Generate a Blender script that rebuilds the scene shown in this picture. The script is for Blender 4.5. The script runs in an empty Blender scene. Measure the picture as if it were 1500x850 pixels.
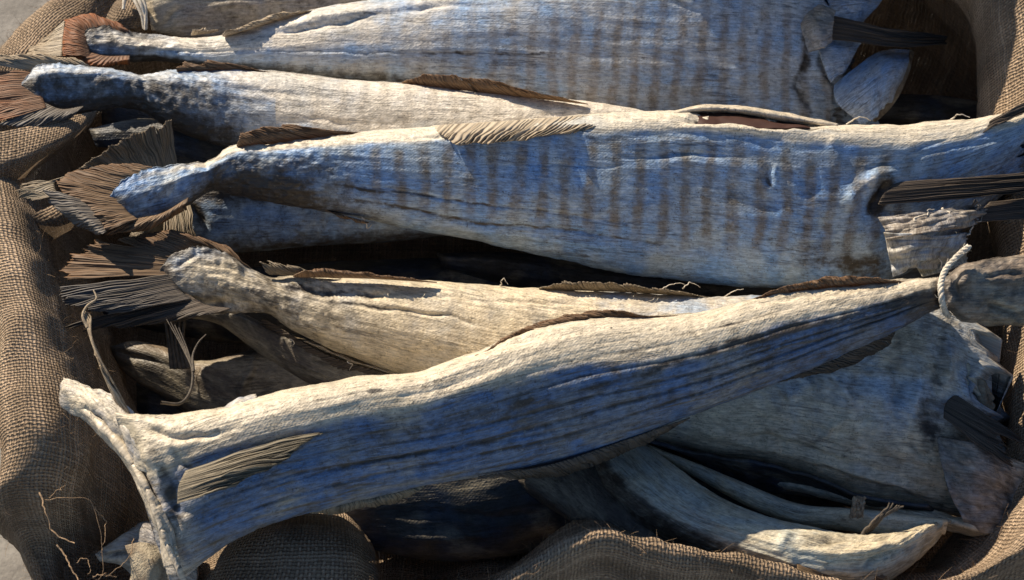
import bpy, math, random
import numpy as np
R = math.radians
rng = np.random.default_rng(7)
random.seed(7)
scene = bpy.context.scene
COL = scene.collection

# ------------------------------------------------------------------ camera frame
PITCH = R(58); DIST = 1.15; LENS = 50.0; K = 36.0 / LENS
TGT = np.array([0, 0, 0.05])
CDIR = np.array([0, -math.cos(PITCH), math.sin(PITCH)])
CAM = TGT + DIST * CDIR
FWD = -CDIR; RIGHT = np.array([1.0, 0, 0]); UP = np.array([0, math.sin(PITCH), math.cos(PITCH)])

def ray(px, py):
    px = np.asarray(px, float); py = np.asarray(py, float)
    x = (px - 750) / 1500 * K; y = (425 - py) / 1500 * K
    return FWD + x[..., None] * RIGHT + y[..., None] * UP
def at(px, py, z):
    d = ray(px, py); t = (np.asarray(z, float) - CAM[2]) / d[..., 2]
    return CAM + d * t[..., None]
def topix(P):
    q = P - CAM; d = q @ FWD
    return 750 + (q @ RIGHT) / d / K * 1500, 425 - (q @ UP) / d / K * 1500

# ------------------------------------------------------------------ numeric helpers
def hash2(ix, iy, seed):
    h = (ix.astype(np.int64) * 374761393 + iy.astype(np.int64) * 668265263 + seed * 144665) & 0x7fffffff
    h = ((h ^ (h >> 13)) * 1274126177) & 0x7fffffff
    return ((h ^ (h >> 16)) & 0xffff) / 65535.0
def vnoise(x, y, seed=0):
    ix = np.floor(x); iy = np.floor(y); fx = x - ix; fy = y - iy
    fx = fx * fx * fx * (fx * (fx * 6 - 15) + 10); fy = fy * fy * fy * (fy * (fy * 6 - 15) + 10)
    a = hash2(ix, iy, seed); b = hash2(ix + 1, iy, seed); c = hash2(ix, iy + 1, seed); d = hash2(ix + 1, iy + 1, seed)
    return (a * (1 - fx) + b * fx) * (1 - fy) + (c * (1 - fx) + d * fx) * fy * 1.0
def fbm(x, y, seed=0, oct=4, gain=0.5):
    s = 0; a = 1; t = 0
    for i in range(oct):
        s = s + a * (vnoise(x * 2 ** i + 17.3 * i, y * 2 ** i - 9.1 * i, seed + i) - 0.5) * 2; t += a; a *= gain
    return s / t
def ridged(x, y, seed=0, oct=3):
    s = 0; a = 1; t = 0
    for i in range(oct):
        s = s + a * (1 - np.abs(vnoise(x * 2 ** i + 5.7 * i, y * 2 ** i + 3.1 * i, seed + i) - 0.5) * 2) ** 2; t += a; a *= 0.5
    return s / t
def sstep(a, b, x):
    t = np.clip((x - a) / (b - a), 0, 1); return t * t * (3 - 2 * t)
def pchip(t, y, q):
    """monotone cubic through columns of y"""
    t = np.asarray(t, float); y = np.asarray(y, float)
    if y.ndim == 1: y = y[:, None]
    h = np.diff(t)[:, None]; d = np.diff(y, axis=0) / h
    m = np.zeros_like(y); m[0] = d[0]; m[-1] = d[-1]
    for i in range(1, len(t) - 1):
        m[i] = (d[i - 1] * h[i] + d[i] * h[i - 1]) / (h[i - 1] + h[i])
    i = np.clip(np.searchsorted(t, q, side='right') - 1, 0, len(t) - 2)
    hh = h[i, 0][:, None]; u = ((q - t[i]) / h[i, 0])[:, None]
    return ((2 * u ** 3 - 3 * u ** 2 + 1) * y[i] + (u ** 3 - 2 * u ** 2 + u) * hh * m[i]
            + (-2 * u ** 3 + 3 * u ** 2) * y[i + 1] + (u ** 3 - u ** 2) * hh * m[i + 1])
def resample(pts, n):
    pts = np.asarray(pts, float)
    L = np.r_[0, np.cumsum(np.linalg.norm(np.diff(pts, axis=0), axis=1))]
    return pchip(L / L[-1], pts, np.linspace(0, 1, n))
def polydist(px, py, pts):
    """distance to a polyline, and position along it 0..1"""
    best = np.full(px.shape, 1e9); where = np.zeros(px.shape); n = len(pts) - 1
    for i in range(n):
        ax, ay = pts[i]; bx, by = pts[i + 1]; dx, dy = bx - ax, by - ay
        t = np.clip(((px - ax) * dx + (py - ay) * dy) / (dx * dx + dy * dy + 1e-9), 0, 1)
        d = np.hypot(px - ax - t * dx, py - ay - t * dy)
        w = d < best; best = np.where(w, d, best); where = np.where(w, (i + t) / n, where)
    return best, where

# ------------------------------------------------------------------ mesh output
def mesh_obj(name, V, F, mat, parent=None, uv=None, tint=None, smooth=True):
    me = bpy.data.meshes.new(name)
    V = np.asarray(V, np.float32); F = np.asarray(F, np.int32)
    nf, k = F.shape
    me.vertices.add(len(V)); me.vertices.foreach_set('co', V.ravel())
    me.loops.add(nf * k); me.loops.foreach_set('vertex_index', F.ravel())
    me.polygons.add(nf); me.polygons.foreach_set('loop_start', np.arange(0, nf * k, k, dtype=np.int32))
    me.update(calc_edges=True)
    if smooth: me.polygons.foreach_set('use_smooth', np.ones(nf, bool))
    if uv is not None:
        l = me.uv_layers.new(name='UVMap'); l.data.foreach_set('uv', np.asarray(uv, np.float32)[F.ravel()].ravel())
    if tint is not None:
        a = me.color_attributes.new('tint', 'FLOAT_COLOR', 'POINT')
        a.data.foreach_set('color', np.asarray(tint, np.float32).ravel())
    me.validate(); me.update()
    me.materials.append(mat)
    o = bpy.data.objects.new(name, me); COL.objects.link(o)
    if parent:
        o.parent = parent; off = np.zeros(3); pl = parent
        while pl: off = off + np.array(pl.location); pl = pl.parent
        o.location = tuple(-off)
    return o
def grid_faces(n, m, wrap=False):
    i = np.arange(n - 1)[:, None]; j = np.arange(m if wrap else m - 1)[None, :]; j2 = (j + 1) % m
    return np.stack([i * m + j, i * m + j2, (i + 1) * m + j2, (i + 1) * m + j], -1).reshape(-1, 4)
def thing(name, label, cat, loc, group=None):
    o = bpy.data.objects.new(name, None); COL.objects.link(o); o.location = tuple(loc); o.empty_display_size = 0.02
    o['label'] = label; o['category'] = cat
    if group: o['group'] = group
    return o

def tubes(paths, radii, sides=6, taper=None):
    """many tubes in one vertex list; paths are (n,3) arrays"""
    VV = []; FF = []; off = 0
    for P, r in zip(paths, radii):
        P = np.asarray(P, float); n = len(P)
        T = np.gradient(P, axis=0); T /= np.linalg.norm(T, axis=1)[:, None] + 1e-12
        ref = np.array([0.31, 0.22, 0.92]); A = np.cross(T, ref); A /= np.linalg.norm(A, axis=1)[:, None] + 1e-12
        B = np.cross(T, A); a = np.arange(sides) / sides * 2 * np.pi
        rr = np.full(n, r) if taper is None else r * np.interp(np.linspace(0, 1, n), [0, 1], [1, taper])
        ring = P[:, None] + rr[:, None, None] * (np.cos(a)[None, :, None] * A[:, None] + np.sin(a)[None, :, None] * B[:, None])
        VV.append(ring.reshape(-1, 3)); FF.append(grid_faces(n, sides, True) + off); off += n * sides
    return np.concatenate(VV), np.concatenate(FF)

# ------------------------------------------------------------------ materials
class NT:
    def __init__(s, name):
        s.m = bpy.data.materials.new(name); s.m.use_nodes = True; s.t = s.m.node_tree; s.t.nodes.clear()
        s.out = s.n('ShaderNodeOutputMaterial')
    def n(s, t, **kw):
        nd = s.t.nodes.new(t)
        for k, v in kw.items(): setattr(nd, k, v)
        return nd
    def put(s, sock, v):
        if isinstance(v, bpy.types.NodeSocket): s.t.links.new(v, sock)
        elif isinstance(v, (tuple, list)) and len(v) == 3 and sock.type == 'RGBA': sock.default_value = (*v, 1)
        else: sock.default_value = v
    def math(s, op, a, b=0.0, c=None, clamp=False):
        nd = s.n('ShaderNodeMath', operation=op, use_clamp=clamp); s.put(nd.inputs[0], a); s.put(nd.inputs[1], b)
        if c is not None: s.put(nd.inputs[2], c)
        return nd.outputs[0]
    def mul(s, a, b, clamp=False): return s.math('MULTIPLY', a, b, clamp=clamp)
    def add(s, a, b, clamp=False): return s.math('ADD', a, b, clamp=clamp)
    def mix(s, f, a, b):
        nd = s.n('ShaderNodeMix', data_type='RGBA'); s.put(nd.inputs[0], f); s.put(nd.inputs[6], a); s.put(nd.inputs[7], b)
        return nd.outputs[2]
    def ramp(s, x, a, b):
        nd = s.n('ShaderNodeMapRange', interpolation_type='SMOOTHSTEP', clamp=True)
        s.put(nd.inputs[0], x); nd.inputs[1].default_value = a; nd.inputs[2].default_value = b
        return nd.outputs[0]
    def vec(s, v, sx, sy, sz=1.0, loc=(0, 0, 0)):
        nd = s.n('ShaderNodeMapping'); s.put(nd.inputs[0], v); nd.inputs[3].default_value = (sx, sy, sz); nd.inputs[1].default_value = loc
        return nd.outputs[0]
    def noise(s, v, scale, detail=4, rough=0.55, dist=0.0):
        nd = s.n('ShaderNodeTexNoise'); s.put(nd.inputs['Vector'], v); nd.inputs['Scale'].default_value = scale
        nd.inputs['Detail'].default_value = detail; nd.inputs['Roughness'].default_value = rough; nd.inputs['Distortion'].default_value = dist
        return nd.outputs[0]
    def vor(s, v, scale, feature='F1', rnd=1.0):
        nd = s.n('ShaderNodeTexVoronoi', feature=feature); s.put(nd.inputs['Vector'], v); nd.inputs['Scale'].default_value = scale
        nd.inputs['Randomness'].default_value = rnd
        return nd.outputs[0]
    def bump(s, h, dist, strength=1.0, prev=None):
        nd = s.n('ShaderNodeBump'); s.put(nd.inputs['Height'], h); nd.inputs['Distance'].default_value = dist; nd.inputs['Strength'].default_value = strength
        if prev is not None: s.put(nd.inputs['Normal'], prev)
        return nd.outputs[0]
    def principled(s, color, rough, normal=None, spec=0.4):
        p = s.n('ShaderNodeBsdfPrincipled'); s.put(p.inputs['Base Color'], color); s.put(p.inputs['Roughness'], rough)
        p.inputs['Specular IOR Level'].default_value = spec
        if normal is not None: s.put(p.inputs['Normal'], normal)
        return p.outputs[0]
    def finish(s, shader): s.t.links.new(shader, s.out.inputs[0]); return s.m

def skin_material(name, blue, grey, cream, band, dark, band_len=0.0204, seed=0.0, speck=0.55, streak=0.55, tan=(0.40, 0.35, 0.25)):
    t = NT(name)
    uv = t.n('ShaderNodeUVMap', uv_map='UVMap').outputs[0]
    uv = t.vec(uv, 1, 1, 1, (seed, seed * 0.37, 0))
    at_ = t.n('ShaderNodeVertexColor', layer_name='tint')
    sep = t.n('ShaderNodeSeparateColor'); t.put(sep.inputs[0], at_.outputs[0])
    cr, cg, cb = sep.outputs[0], sep.outputs[1], sep.outputs[2]; ca = at_.outputs[1]
    sx = t.n('ShaderNodeSeparateXYZ'); t.put(sx.inputs[0], uv); u, v = sx.outputs[0], sx.outputs[1]
    fib = t.noise(t.vec(uv, 9, 130), 2.2, 6, 0.62, 0.4)        # drawn out along the fish
    fib2 = t.noise(t.vec(uv, 45, 420), 2.0, 4, 0.6, 0.3)
    blot = t.noise(uv, 26, 6, 0.62, 0.5)
    blot2 = t.noise(uv, 90, 6, 0.7, 0.3)
    grain = t.noise(uv, 620, 3, 0.6)
    scale = t.vor(t.vec(uv, 330, 470), 1.0, 'F1', 0.85)
    crust = t.vor(t.vec(uv, 150, 190), 1.0, 'SMOOTH_F1', 1.0)
    # colours of the skin, with blue skylight and cream sunlight painted in
    col = t.mix(t.ramp(blot, 0.36, 0.64), blue, grey)
    col = t.mix(t.mul(t.ramp(fib, 0.48, 0.70), streak), col, band)
    patch = t.noise(t.vec(uv, 30, 62, 1, (4, 9, 0)), 1.0, 7, 0.68, 0.6)
    col = t.mix(t.mul(t.ramp(patch, 0.52, 0.72), streak * 0.85), col, band)
    cf = t.add(cg, t.mul(t.math('SUBTRACT', blot, 0.5), 0.9))
    col = t.mix(t.mul(t.ramp(cf, 0.25, 0.85), t.ramp(cg, 0.0, 0.2)), col, cream)
    big = t.noise(t.vec(uv, 9, 17, 1, (6, 1, 0)), 1.0, 5, 0.62, 0.8)
    col = t.mix(t.mul(t.ramp(big, 0.50, 0.68), 0.62), col, tan)
    sp2 = t.noise(t.vec(uv, 70, 260, 1, (3, 7, 0)), 1.0, 5, 0.7, 0.4)
    col = t.mix(t.mul(t.mul(t.ramp(sp2, 0.55, 0.70), t.ramp(blot2, 0.42, 0.60)), 0.75), col, dark)
    # cross bands
    slow = t.noise(t.vec(uv, 14, 9, 1, (2, 5, 0)), 1.0, 2, 0.5)
    ph = t.add(t.mul(u, 2 * math.pi / band_len), t.add(t.mul(t.math('SUBTRACT', blot, 0.5), 3.5), t.mul(t.math('SUBTRACT', slow, 0.5), 6.0)))
    ph = t.add(ph, t.mul(t.math('SUBTRACT', fib, 0.5), 1.2))
    w = t.ramp(t.math('SINE', t.add(ph, t.mul(v, 18.0))), -0.55, 1.0)
    w = t.mul(w, t.ramp(t.add(t.mul(blot2, 0.7), t.mul(patch, 0.6)), 0.34, 0.80))
    col = t.mix(t.mul(t.mul(w, cb), 1.0, True), col, band)
    # dark pigment and painted shade, broken up by noise
    df = t.add(cr, t.mul(t.math('SUBTRACT', blot2, 0.5), 1.1))
    col = t.mix(t.mul(t.ramp(df, 0.3, 0.95), t.ramp(cr, 0.0, 0.25)), col, dark)
    # freckles
    fr = t.ramp(t.add(grain, t.mul(blot2, 0.45)), 0.80, 0.92)
    col = t.mix(t.mul(fr, speck), col, dark)
    # darker colour along the long cracks
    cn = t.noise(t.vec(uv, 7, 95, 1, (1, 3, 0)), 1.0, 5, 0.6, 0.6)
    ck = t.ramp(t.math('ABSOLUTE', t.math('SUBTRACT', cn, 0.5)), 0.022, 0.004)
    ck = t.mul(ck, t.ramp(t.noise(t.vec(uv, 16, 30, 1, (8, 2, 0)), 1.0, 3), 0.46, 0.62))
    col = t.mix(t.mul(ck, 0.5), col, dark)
    # pale flecks
    fl = t.ramp(t.noise(uv, 300, 4, 0.65), 0.60, 0.75)
    col = t.mix(t.mul(fl, 0.35), col, cream)
    # crust near the tail
    col = t.mix(t.mul(t.ramp(crust, 0.35, 0.75), t.mul(ca, 0.6)), col, dark)
    hue = t.n('ShaderNodeHueSaturation'); t.put(hue.inputs['Color'], col)
    fine = t.noise(t.vec(uv, 150, 260), 1.0, 5, 0.72)
    t.put(hue.inputs['Value'], t.add(0.44, t.add(t.mul(t.ramp(fine, 0.25, 0.75), 0.62), t.mul(t.ramp(fib2, 0.28, 0.72), 0.50))))
    t.put(hue.inputs['Saturation'], t.add(0.75, t.mul(blot2, 0.5)))
    hatch = t.math('SINE', t.add(t.mul(t.add(t.mul(u, 330), t.mul(v, 420)), 6.283), t.mul(fib2, 9.0)))
    n1 = t.bump(t.math('SUBTRACT', fib, t.mul(ck, 0.5)), 0.0009, 0.7)
    n2 = t.bump(t.add(fib2, t.mul(hatch, 0.09)), 0.00035, 0.8, n1)
    n3 = t.bump(scale, 0.0004, 0.8, n2)
    n4 = t.bump(t.mul(crust, ca), 0.0014, 0.8, n3)
    n5 = t.bump(t.add(blot2, t.mul(grain, 0.4)), 0.0004, 0.7, n4)
    ro = t.add(0.32, t.mul(blot2, 0.34))
    return t.finish(t.principled(hue.outputs[0], ro, n5, 0.5))

def fin_material(name, base, tip, ray_col, seed=0.0, trans=0.25):
    t = NT(name)
    uv = t.n('ShaderNodeUVMap', uv_map='UVMap').outputs[0]
    uv = t.vec(uv, 1, 1, 1, (seed, 0, 0))
    sx = t.n('ShaderNodeSeparateXYZ'); t.put(sx.inputs[0], uv); u, v = sx.outputs[0], sx.outputs[1]
    streak = t.noise(t.vec(uv, 1.6, 0.25), 1.0, 5, 0.65, 0.2)
    blot = t.noise(t.vec(uv, 0.25, 3.0), 1.0, 4, 0.6, 0.4)
    col = t.mix(t.ramp(t.add(v, t.mul(t.math('SUBTRACT', blot, 0.5), 1.2)), 0.05, 0.95), base, tip)
    col = t.mix(t.ramp(streak, 0.45, 0.66), col, ray_col)
    r = t.math('SINE', t.mul(u, 2 * math.pi))
    h = t.add(t.mul(r, 0.5), streak)
    nb = t.bump(h, 0.0007, 0.7)
    p = t.principled(col, t.add(0.4, t.mul(streak, 0.4)), nb, 0.4)
    tr = t.n('ShaderNodeBsdfTranslucent'); t.put(tr.inputs[0], col); t.put(tr.inputs[1], nb)
    mx = t.n('ShaderNodeMixShader'); mx.inputs[0].default_value = trans
    t.put(mx.inputs[1], p); t.put(mx.inputs[2], tr.outputs[0])
    return t.finish(mx.outputs[0])

def burlap_material(name, ca, cb, pitch=0.0028, hole=0.55):
    t = NT(name)
    uv0 = t.n('ShaderNodeUVMap', uv_map='UVMap').outputs[0]
    wob = t.n('ShaderNodeTexNoise'); t.put(wob.inputs['Vector'], uv0); wob.inputs['Scale'].default_value = 55; wob.inputs['Detail'].default_value = 4
    vm = t.n('ShaderNodeVectorMath', operation='MULTIPLY_ADD'); t.put(vm.inputs[0], wob.outputs[1]); vm.inputs[1].default_value = (0.0042, 0.0042, 0); t.put(vm.inputs[2], uv0)
    uv = t.vec(vm.outputs[0], 1 / pitch, 1 / pitch)
    sx = t.n('ShaderNodeSeparateXYZ'); t.put(sx.inputs[0], uv); u, v = sx.outputs[0], sx.outputs[1]
    fu = t.math('FRACT', u); fv = t.math('FRACT', v); iu = t.math('FLOOR', u); iv = t.math('FLOOR', v)
    # thickness of every thread differs
    wu = t.n('ShaderNodeTexWhiteNoise', noise_dimensions='1D'); t.put(wu.inputs['W'], iu)
    wv = t.n('ShaderNodeTexWhiteNoise', noise_dimensions='1D'); t.put(wv.inputs['W'], t.add(iv, 57.3))
    slub = t.noise(t.vec(uv, 0.9, 0.12), 1.0, 3, 0.6); slub2 = t.noise(t.vec(uv, 0.12, 0.9), 1.0, 3, 0.6)
    hu_w = t.add(t.add(0.20, t.mul(wu.outputs[0], 0.17)), t.mul(slub, 0.20))
    hv_w = t.add(t.add(0.20, t.mul(wv.outputs[0], 0.17)), t.mul(slub2, 0.20))
    du = t.math('DIVIDE', t.math('ABSOLUTE', t.math('SUBTRACT', fu, 0.5)), hu_w)
    dv = t.math('DIVIDE', t.math('ABSOLUTE', t.math('SUBTRACT', fv, 0.5)), hv_w)
    pu = t.math('SQRT', t.math('MAXIMUM', t.math('SUBTRACT', 1.0, t.mul(du, du)), 0.0))
    pv = t.math('SQRT', t.math('MAXIMUM', t.math('SUBTRACT', 1.0, t.mul(dv, dv)), 0.0))
    # over and under
    sgn = t.math('COSINE', t.mul(t.add(iu, iv), math.pi))
    cu = t.mul(t.mul(t.math('COSINE', t.mul(t.math('SUBTRACT', fv, 0.5), math.pi)), sgn), 0.5)
    cv = t.mul(t.mul(t.math('COSINE', t.mul(t.math('SUBTRACT', fu, 0.5), math.pi)), sgn), -0.5)
    inu = t.ramp(du, 1.02, 0.96); inv = t.ramp(dv, 1.02, 0.96)
    hu = t.mul(t.add(t.add(pu, cu), 0.6), inu); hv = t.mul(t.add(t.add(pv, cv), 0.6), inv)
    h = t.math('MAXIMUM', hu, hv)
    fibre = t.noise(t.vec(uv, 3.5, 3.5), 1.0, 5, 0.7, 0.6)
    big = t.noise(uv0, 14, 5, 0.6)
    thr = t.mix(wu.outputs[0], ca, cb); thr2 = t.mix(wv.outputs[0], cb, ca)
    isu = t.math('GREATER_THAN', hu, hv)
    col = t.mix(isu, thr2, thr)
    hs = t.n('ShaderNodeHueSaturation'); t.put(hs.inputs['Color'], col)
    t.put(hs.inputs['Value'], t.add(0.05, t.add(t.mul(fibre, 0.9), t.mul(t.ramp(big, 0.3, 0.7), 0.55))))
    n1 = t.bump(t.add(h, t.mul(fibre, 0.4)), pitch * 0.8, 1.0)
    p = t.principled(hs.outputs[0], 0.9, n1, 0.15)
    tl = t.n('ShaderNodeBsdfTranslucent'); t.put(tl.inputs[0], hs.outputs[0])
    m1 = t.n('ShaderNodeMixShader'); m1.inputs[0].default_value = 0.10; t.put(m1.inputs[1], p); t.put(m1.inputs[2], tl.outputs[0])
    tp = t.n('ShaderNodeBsdfTransparent')
    solid = t.math('MAXIMUM', t.math('MAXIMUM', inu, inv), 1.0 - hole)
    m2 = t.n('ShaderNodeMixShader'); t.put(m2.inputs[0], solid); t.put(m2.inputs[1], tp.outputs[0]); t.put(m2.inputs[2], m1.outputs[0])
    return t.finish(m2.outputs[0])

def plain_material(name, a, b, scale, rough=0.8, bumpd=0.001, trans=0.0):
    t = NT(name); g = t.n('ShaderNodeNewGeometry').outputs[0]
    f = t.noise(g, scale, 6, 0.65, 0.2); f2 = t.noise(g, scale * 9, 4, 0.65)
    col = t.mix(t.ramp(f, 0.35, 0.65), a, b)
    hs = t.n('ShaderNodeHueSaturation'); t.put(hs.inputs['Color'], col); t.put(hs.inputs['Value'], t.add(0.7, t.mul(f2, 0.6)))
    sh = t.principled(hs.outputs[0], rough, t.bump(t.add(f, t.mul(f2, 0.5)), bumpd), 0.3)
    return t.finish(sh)

BLUE = (0.25, 0.33, 0.44); GREY = (0.40, 0.41, 0.42); CREAM = (0.66, 0.59, 0.48); BAND = (0.155, 0.125, 0.09); DARK = (0.045, 0.036, 0.028)
M = {
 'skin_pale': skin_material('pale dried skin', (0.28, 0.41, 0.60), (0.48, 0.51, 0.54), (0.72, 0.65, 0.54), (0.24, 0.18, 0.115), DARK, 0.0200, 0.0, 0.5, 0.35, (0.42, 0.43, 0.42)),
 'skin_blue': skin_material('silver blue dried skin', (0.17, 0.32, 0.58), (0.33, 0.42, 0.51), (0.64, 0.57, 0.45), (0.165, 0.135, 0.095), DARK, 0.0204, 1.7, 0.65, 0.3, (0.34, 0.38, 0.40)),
 'skin_front': skin_material('streaked blue dried skin', (0.085, 0.165, 0.33), (0.17, 0.20, 0.25), (0.60, 0.52, 0.39), (0.11, 0.085, 0.055), DARK, 0.03, 3.1, 0.7, 1.0),  # blue darkened for the shaded flank, cream for the sunlit back
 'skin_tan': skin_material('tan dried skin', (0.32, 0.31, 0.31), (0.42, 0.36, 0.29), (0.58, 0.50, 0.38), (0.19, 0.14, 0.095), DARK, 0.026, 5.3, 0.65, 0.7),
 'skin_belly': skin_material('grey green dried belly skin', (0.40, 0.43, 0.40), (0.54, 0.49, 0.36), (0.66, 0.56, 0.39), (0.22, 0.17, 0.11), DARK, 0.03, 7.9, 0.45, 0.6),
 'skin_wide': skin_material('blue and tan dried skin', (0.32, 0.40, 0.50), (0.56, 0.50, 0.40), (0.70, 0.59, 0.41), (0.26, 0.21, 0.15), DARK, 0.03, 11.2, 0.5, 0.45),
 'skin_brown': skin_material('dark brown dried skin', (0.065, 0.058, 0.05), (0.10, 0.08, 0.06), (0.22, 0.165, 0.11), (0.05, 0.036, 0.026), (0.02, 0.016, 0.012), 0.03, 12.6),  # brown deepened so sunlit deep fish look shaded
 'skin_shaded': skin_material('dried skin darkened for shade', (0.035, 0.05, 0.08), (0.05, 0.048, 0.045), (0.14, 0.115, 0.085), (0.03, 0.025, 0.018), (0.012, 0.01, 0.008), 0.03, 9.2),  # near-black skin stands in for shade between and under the fish
 'fin_brown': fin_material('brown fin', (0.34, 0.23, 0.14), (0.22, 0.125, 0.065), (0.09, 0.06, 0.038), 0.0, 0.35),
 'fin_red': fin_material('red brown fin', (0.24, 0.14, 0.085), (0.34, 0.12, 0.04), (0.10, 0.05, 0.03), 2.0),
 'fin_pale': fin_material('pale fin', (0.62, 0.53, 0.40), (0.45, 0.36, 0.25), (0.22, 0.16, 0.10), 4.0),
 'fin_straw': fin_material('straw fin', (0.38, 0.32, 0.225), (0.22, 0.19, 0.135), (0.10, 0.085, 0.06), 3.3),
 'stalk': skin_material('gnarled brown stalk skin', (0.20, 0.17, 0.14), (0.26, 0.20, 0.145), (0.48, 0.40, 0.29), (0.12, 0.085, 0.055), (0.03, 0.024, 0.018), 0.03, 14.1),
 'fin_tan': fin_material('orange tan fin', (0.30, 0.20, 0.11), (0.26, 0.185, 0.12), (0.11, 0.07, 0.04), 5.0),
 'fin_olive': fin_material('olive fin', (0.36, 0.29, 0.20), (0.27, 0.21, 0.145), (0.09, 0.08, 0.055), 6.0),
 'fin_dark': fin_material('dark fin', (0.13, 0.10, 0.075), (0.06, 0.047, 0.036), (0.025, 0.02, 0.015), 8.0, 0.12),
 'fin_split': fin_material('red brown inside of a split', (0.05, 0.021, 0.014), (0.012, 0.008, 0.009), (0.008, 0.006, 0.006), 13.0, 0.0),  # red brown, darkened in place of shade inside the split
 'torn': fin_material('torn dried flesh', (0.20, 0.20, 0.19), (0.42, 0.40, 0.32), (0.13, 0.11, 0.085), 11.0, 0.1),
 'fin_slate': fin_material('slate fin', (0.20, 0.17, 0.14), (0.17, 0.16, 0.155), (0.08, 0.065, 0.05), 9.0),
 'burlap': burlap_material('burlap', (0.64, 0.48, 0.335), (0.38, 0.28, 0.19)),
 'jute': plain_material('jute fibre', (0.45, 0.31, 0.19), (0.30, 0.20, 0.12), 300),
 'twine': plain_material('cotton twine', (0.72, 0.66, 0.55), (0.5, 0.44, 0.36), 260),
 'concrete': plain_material('concrete', (0.30, 0.28, 0.25), (0.20, 0.185, 0.165), 18, 0.9, 0.002),
 'flesh': plain_material('dried flesh', (0.42, 0.36, 0.26), (0.20, 0.15, 0.10), 60, 0.6, 0.004),
 'ray': plain_material('dry fin ray', (0.42, 0.33, 0.22), (0.20, 0.15, 0.10), 200, 0.6),
 'ray_dark': plain_material('dark fin ray', (0.12, 0.095, 0.07), (0.06, 0.05, 0.04), 200, 0.6),
}

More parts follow.
